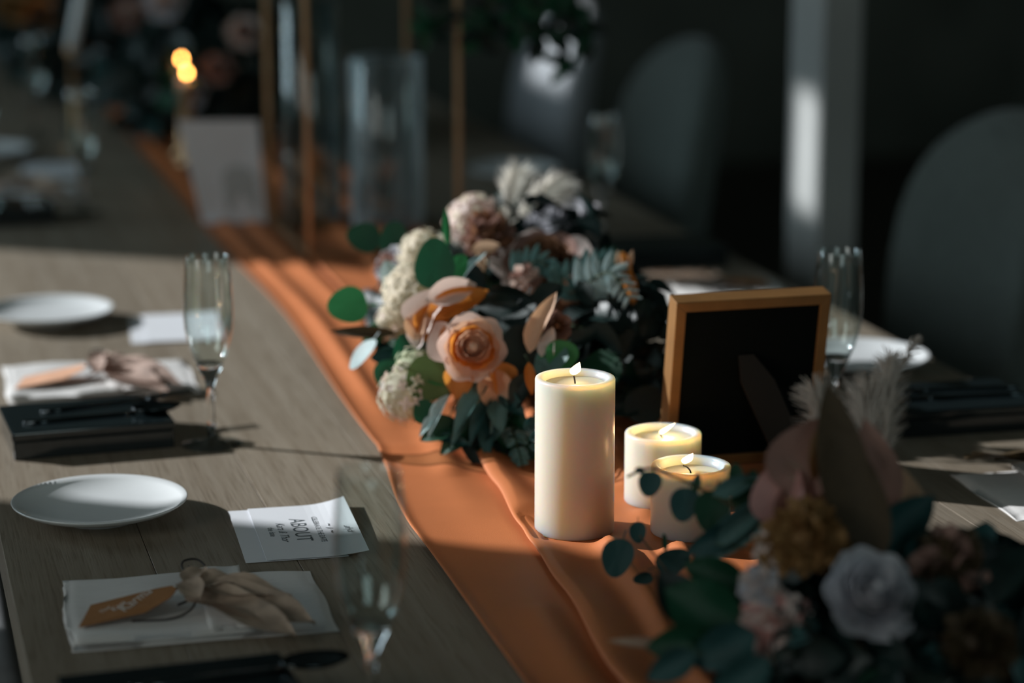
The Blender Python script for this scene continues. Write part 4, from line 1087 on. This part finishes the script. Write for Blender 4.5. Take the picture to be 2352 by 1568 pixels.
for (u, v, s, a, c, rt, m, nz) in ((1855, 1050, .068, .35, 1, .42, P_dusty, -.2), (1800, 1130, .060, -.3, 1, .40, P_pink, -.4), (1850, 1165, .060, .1, 1, .46, P_dusty, .1), (1905, 1030, .06, .3, 1, .34, P_ochre, .3),
                                   (1836, 1090, .052, 1.0, -.62, .10, P_creamgreen, 0), (2050, 1130, .085, -.45, 1, .22, P_tanpod, .3), (2010, 1080, .08, -.1, 1, .24, P_dusty, .2)):
    A2leaf(u, v, 1.78, m, 'lance', s, along=dirpx(a, c), ratio=rt, normal=tocam(W(u, v, 1.78)) + RIGHT * nz)
A2leaf(1935, 1060, 1.74, L_brown, 'lance', .120, along=dirpx(-.22, 1), ratio=.17, cup=.3, bend=.05, label='dark brown spear leaf')
A2leaf(1965, 1130, 1.73, L_brown, 'lance', .110, along=dirpx(-.35, 1), ratio=.20, cup=.3, bend=.05)
pampas(A2, W(1990, 1080, 1.84), W(2000, 880, 1.90), .026, M_pampasdim, 420, 13, 'pampas_plume', 'cream pampas plume coloured as shaded')
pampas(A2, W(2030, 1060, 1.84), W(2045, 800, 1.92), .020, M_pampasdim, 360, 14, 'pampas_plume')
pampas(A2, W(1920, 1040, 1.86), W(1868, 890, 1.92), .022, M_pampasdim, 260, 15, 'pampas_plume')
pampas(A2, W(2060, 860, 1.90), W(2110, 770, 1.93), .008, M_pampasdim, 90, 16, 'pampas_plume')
# eucalyptus branch reaching over the candles
br = smoothpts([W(1800, 1330, 1.74), W(1740, 1210, 1.80), W(1660, 1150, 1.84), W(1560, 1100, 1.87), W(1495, 1075, 1.88), W(1440, 1095, 1.88)])
tube('branch', br, .0011, M_brownstem, A2, 6)
tube('branch', smoothpts([W(1640, 1400, 1.76), W(1560, 1340, 1.82), W(1500, 1270, 1.90), W(1470, 1230, 1.93)]), .0009, M_brownstem, A2, 6)
for (u, v, D, s, sx_, a, c, m) in ((1493, 1110, 1.88, .021, .020, -.3, -1, L_teal), (1470, 1080, 1.88, .008, .006, -1, .2, L_teal), (1572, 1157, 1.86, .028, .025, -.3, -1, L_teal), (1636, 1172, 1.84, .034, .030, -.2, -1, L_dark), (1600, 1110, 1.86, .016, .007, .2, 1, L_dark),
                                   (1418, 1279, 1.92, .033, .028, -.3, -1, L_teal), (1465, 1222, 1.94, .018, .015, 0, -1, L_teal), (1545, 1288, 1.90, .030, .022, .8, .3, L_teal), (1478, 1328, 1.93, .017, .011, -1, -.1, L_teal),
                                   (1527, 1245, 1.90, .014, .005, -.1, 1, L_dark), (1690, 1090, 1.84, .018, .012, 0, 1, L_dark), (1730, 1100, 1.84, .014, .010, 0, 1, L_dark), (1720, 1140, 1.83, .030, .026, .5, .5, L_dark)):
    A2leaf(u, v, D, m, 'round', s, along=dirpx(a, c), sx=sx_, stalk=False)
for (u, v, D, s, a, c, rt, m) in ((1680, 1225, 1.80, .080, -.75, -.6, .18, L_euc), (1710, 1190, 1.80, .06, .7, .7, .16, L_euc), (1690, 1115, 1.83, .040, .8, .35, .2, L_euc), (1640, 1240, 1.8, .05, -.8, -.4, .2, L_teal),
                                  (1610, 1400, 1.70, .062, -.8, .5, .42, L_dark), (1560, 1370, 1.72, .050, -.6, .8, .36, L_black), (1660, 1490, 1.66, .052, -.8, -.4, .34, L_teal), (1560, 1480, 1.68, .05, -1, -.1, .3, L_dark),
                                  (1480, 1475, 1.74, .056, -1, .06, .08, L_tan), (1540, 1530, 1.66, .04, -.9, -.5, .3, L_teal), (1700, 1560, 1.62, .05, -.7, -.5, .3, L_teal), (1640, 1320, 1.76, .05, -.8, .3, .3, L_dark),
                                  (2080, 1200, 1.75, .06, .6, .6, .3, L_teal), (2160, 1260, 1.72, .06, .8, .4, .3, L_teal), (1950, 1230, 1.74, .05, .1, 1, .3, L_dark)):
    A2leaf(u, v, D, m, 'lance', s, along=dirpx(a, c), ratio=rt)
pom(A2, W(2180, 1300, 1.70), tocam(W(2180, 1300, 1.7)), .03, [L_brown, P_dusty], 'carnation', None, 30, 28)
pom(A2, W(2250, 1480, 1.62), tocam(W(2250, 1480, 1.62)), .028, [L_brown], 'carnation', None, 30, 29)
leafmesh_scatter(A2, A2c + Vector((0, 0, .0)), (.16, .13, .075), 150, [L_dark, L_black, L_teal, L_black, L_brown], .026, .046, 33, TOPZ)

# ---- arrangement 3 : crowning the gold stand
A3c = W(1130, -70, 3.62)
A3 = thing('flower_arrangement', 'dark leafy arrangement crowning the gold stand, only its hanging leaves in view', 'flowers', (0, 0, 0))
zt3 = TZ + .005 + .62
A3b = Vector((.645, 3.68, zt3 + .055)); moss(A3, A3b, (.12, .18, .055))
filler(A3, (.66, 3.66, zt3 + .05), (.24, .24, .12), 420, L_black, .05, .09, 45)
leafmesh_scatter(A3, (.67, 3.64, zt3 + .03), (.24, .24, .13), 60, [L_dark, L_black, L_mid], .04, .07, 46, 0)
for (pts) in ([(.78, 3.62, zt3), W(1050, -80, 3.6), W(1010, 40, 3.6), W(985, 70, 3.6)], [(.80, 3.62, zt3), W(1120, -60, 3.6), W(1120, 40, 3.6), W(1100, 90, 3.6)], [(.82, 3.62, zt3), W(1220, -70, 3.6), W(1240, 30, 3.58), W(1250, 90, 3.58)],
              [(.84, 3.62, zt3), W(1270, -80, 3.56), W(1330, 10, 3.55), W(1345, 95, 3.55)], [(.84, 3.62, zt3), W(1240, -90, 3.56), W(1290, 60, 3.55), W(1290, 170, 3.55)], [(.80, 3.6, zt3), W(1160, -60, 3.5), W(1180, 20, 3.5), W(1170, 70, 3.5)]):
    P = smoothpts(pts, 5); s_ = node('leafy_sprig', A3); tube('stalk', P, .0014, M_stem, s_, 5)
    for i in range(5, len(P)):
        for k in range(2):
            a = R.uniform(0, 2 * PI); o = P[i]; inst('leaf', lanceleaf_data(R.choice([L_dark, L_black, L_mid]), .26, .8, .15), s_, basis(o, tocam(o) + Vector((R.uniform(-.6, .6),) * 3), (math.cos(a), .2, math.sin(a) - .3), R.uniform(.030, .045)))
# ---- arrangement 4 : farther down the table, with tea lights
A4c = Vector((.56, 4.85, TZ + .09))
A4 = thing('flower_arrangement', 'far blurred arrangement behind the white sign, dark leaves with pale pink flowers', 'flowers', (0, 0, 0))
moss(A4, A4c + Vector((0, 0, -.03)), (.13, .18, .06))
filler(A4, A4c + Vector((0, 0, .05)), (.20, .23, .15), 520, L_black, .04, .08, 55, zmin=TOPZ)
leafmesh_scatter(A4, A4c + Vector((0, 0, .04)), (.21, .26, .15), 70, [L_dark, L_black, L_teal], .035, .06, 56, TOPZ)
for (u, v, D, r_, mm, sd) in ((295, 30, 4.75, .030, [P_blush, P_dusty], 61), (375, 5, 4.72, .034, [P_blush, P_white], 62), (560, 75, 4.7, .030, [P_dusty, P_blush], 63), (440, 215, 4.6, .024, [P_dusty, P_white], 64), (500, 160, 4.6, .026, [P_dusty], 65), (300, 60, 4.8, .028, [P_dusty], 66)):
    rose(A4, W(u, v, D), tocam(W(u, v, D)) + UP * .4, r_, mm, 'rose', None, 5, sd)
A5 = thing('flower_arrangement', 'farthest blurred arrangement in the upper left corner with orange roses', 'flowers', (0, 0, 0))
A5c = Vector((.36, 5.52, TZ + .10)); moss(A5, A5c + Vector((0, 0, -.04)), (.12, .17, .06))
filler(A5, A5c + Vector((0, 0, .05)), (.17, .20, .13), 300, L_black, .04, .08, 65, zmin=TOPZ)
for (u, v, D, r_, mm, sd) in ((165, 140, 5.35, .041, [L_orange, P_peachdeep], 71), (185, 170, 5.32, .033, [L_orange, P_peachdeep], 72), (90, 30, 5.3, .036, [P_brown, L_orange], 73), (30, 15, 5.3, .034, [P_ochre], 74), (250, 180, 5.32, .024, [P_peach, P_dusty], 75)):
    rose(A5, W(u, v, D), tocam(W(u, v, D)) + UP * .4, r_, mm, 'rose', None, 5, sd)

def tealight(label, pf, m=M_farflame):
    """small votive standing on the table under its flame at pf"""
    h = pf.z - .02 - TZ - .004
    t = thing('votive_candle', label, 'candle', (pf.x, pf.y, TZ + .004))
    lathe('holder', [(0, 0), (.026, 0), (.028, .002), (.012, .012), (.008, h * .45), (.010, h * .8), (.020, h - .004), (.020, h), (0, h)], M_gold, t, 24)
    lathe('wax', [(0, h), (.0165, h), (.017, h + .012), (0, h + .012)], M_candle, t, 24)
    tube('wick', [(0, 0, h + .011), (0, 0, h + .017)], .0008, M_wick, t, 5)
    v, f = flame_geo(.011, .0036, (0, 0, 0)); o = mk('flame', v, f, m, t); o.location = (0, 0, h + .0165)
tealight('far blurred candle with an orange flame, upper and farther of two', W(417, 137, 4.62))
tealight('far blurred candle with an orange flame, lower and nearer of two', W(429, 169, 4.50))
def taper():
    b = W(165, 108, 4.7); top = W(196, -60, 4.72)
    base = Vector((b.x, b.y, TZ + .004)); t = thing('taper_candle', 'blurred white taper candle leaning in the upper left corner', 'candle', base)
    h = b.z - base.z
    lathe('holder', [(0, 0), (.030, 0), (.030, .003), (.006, .010), (.005, h - .02), (.013, h - .012), (.013, h), (0, h)], M_gold, t, 24)
    tube('stick', [b - base - UP * .002, top - base], [.0125, .0115], M_white, t, 20)
taper()
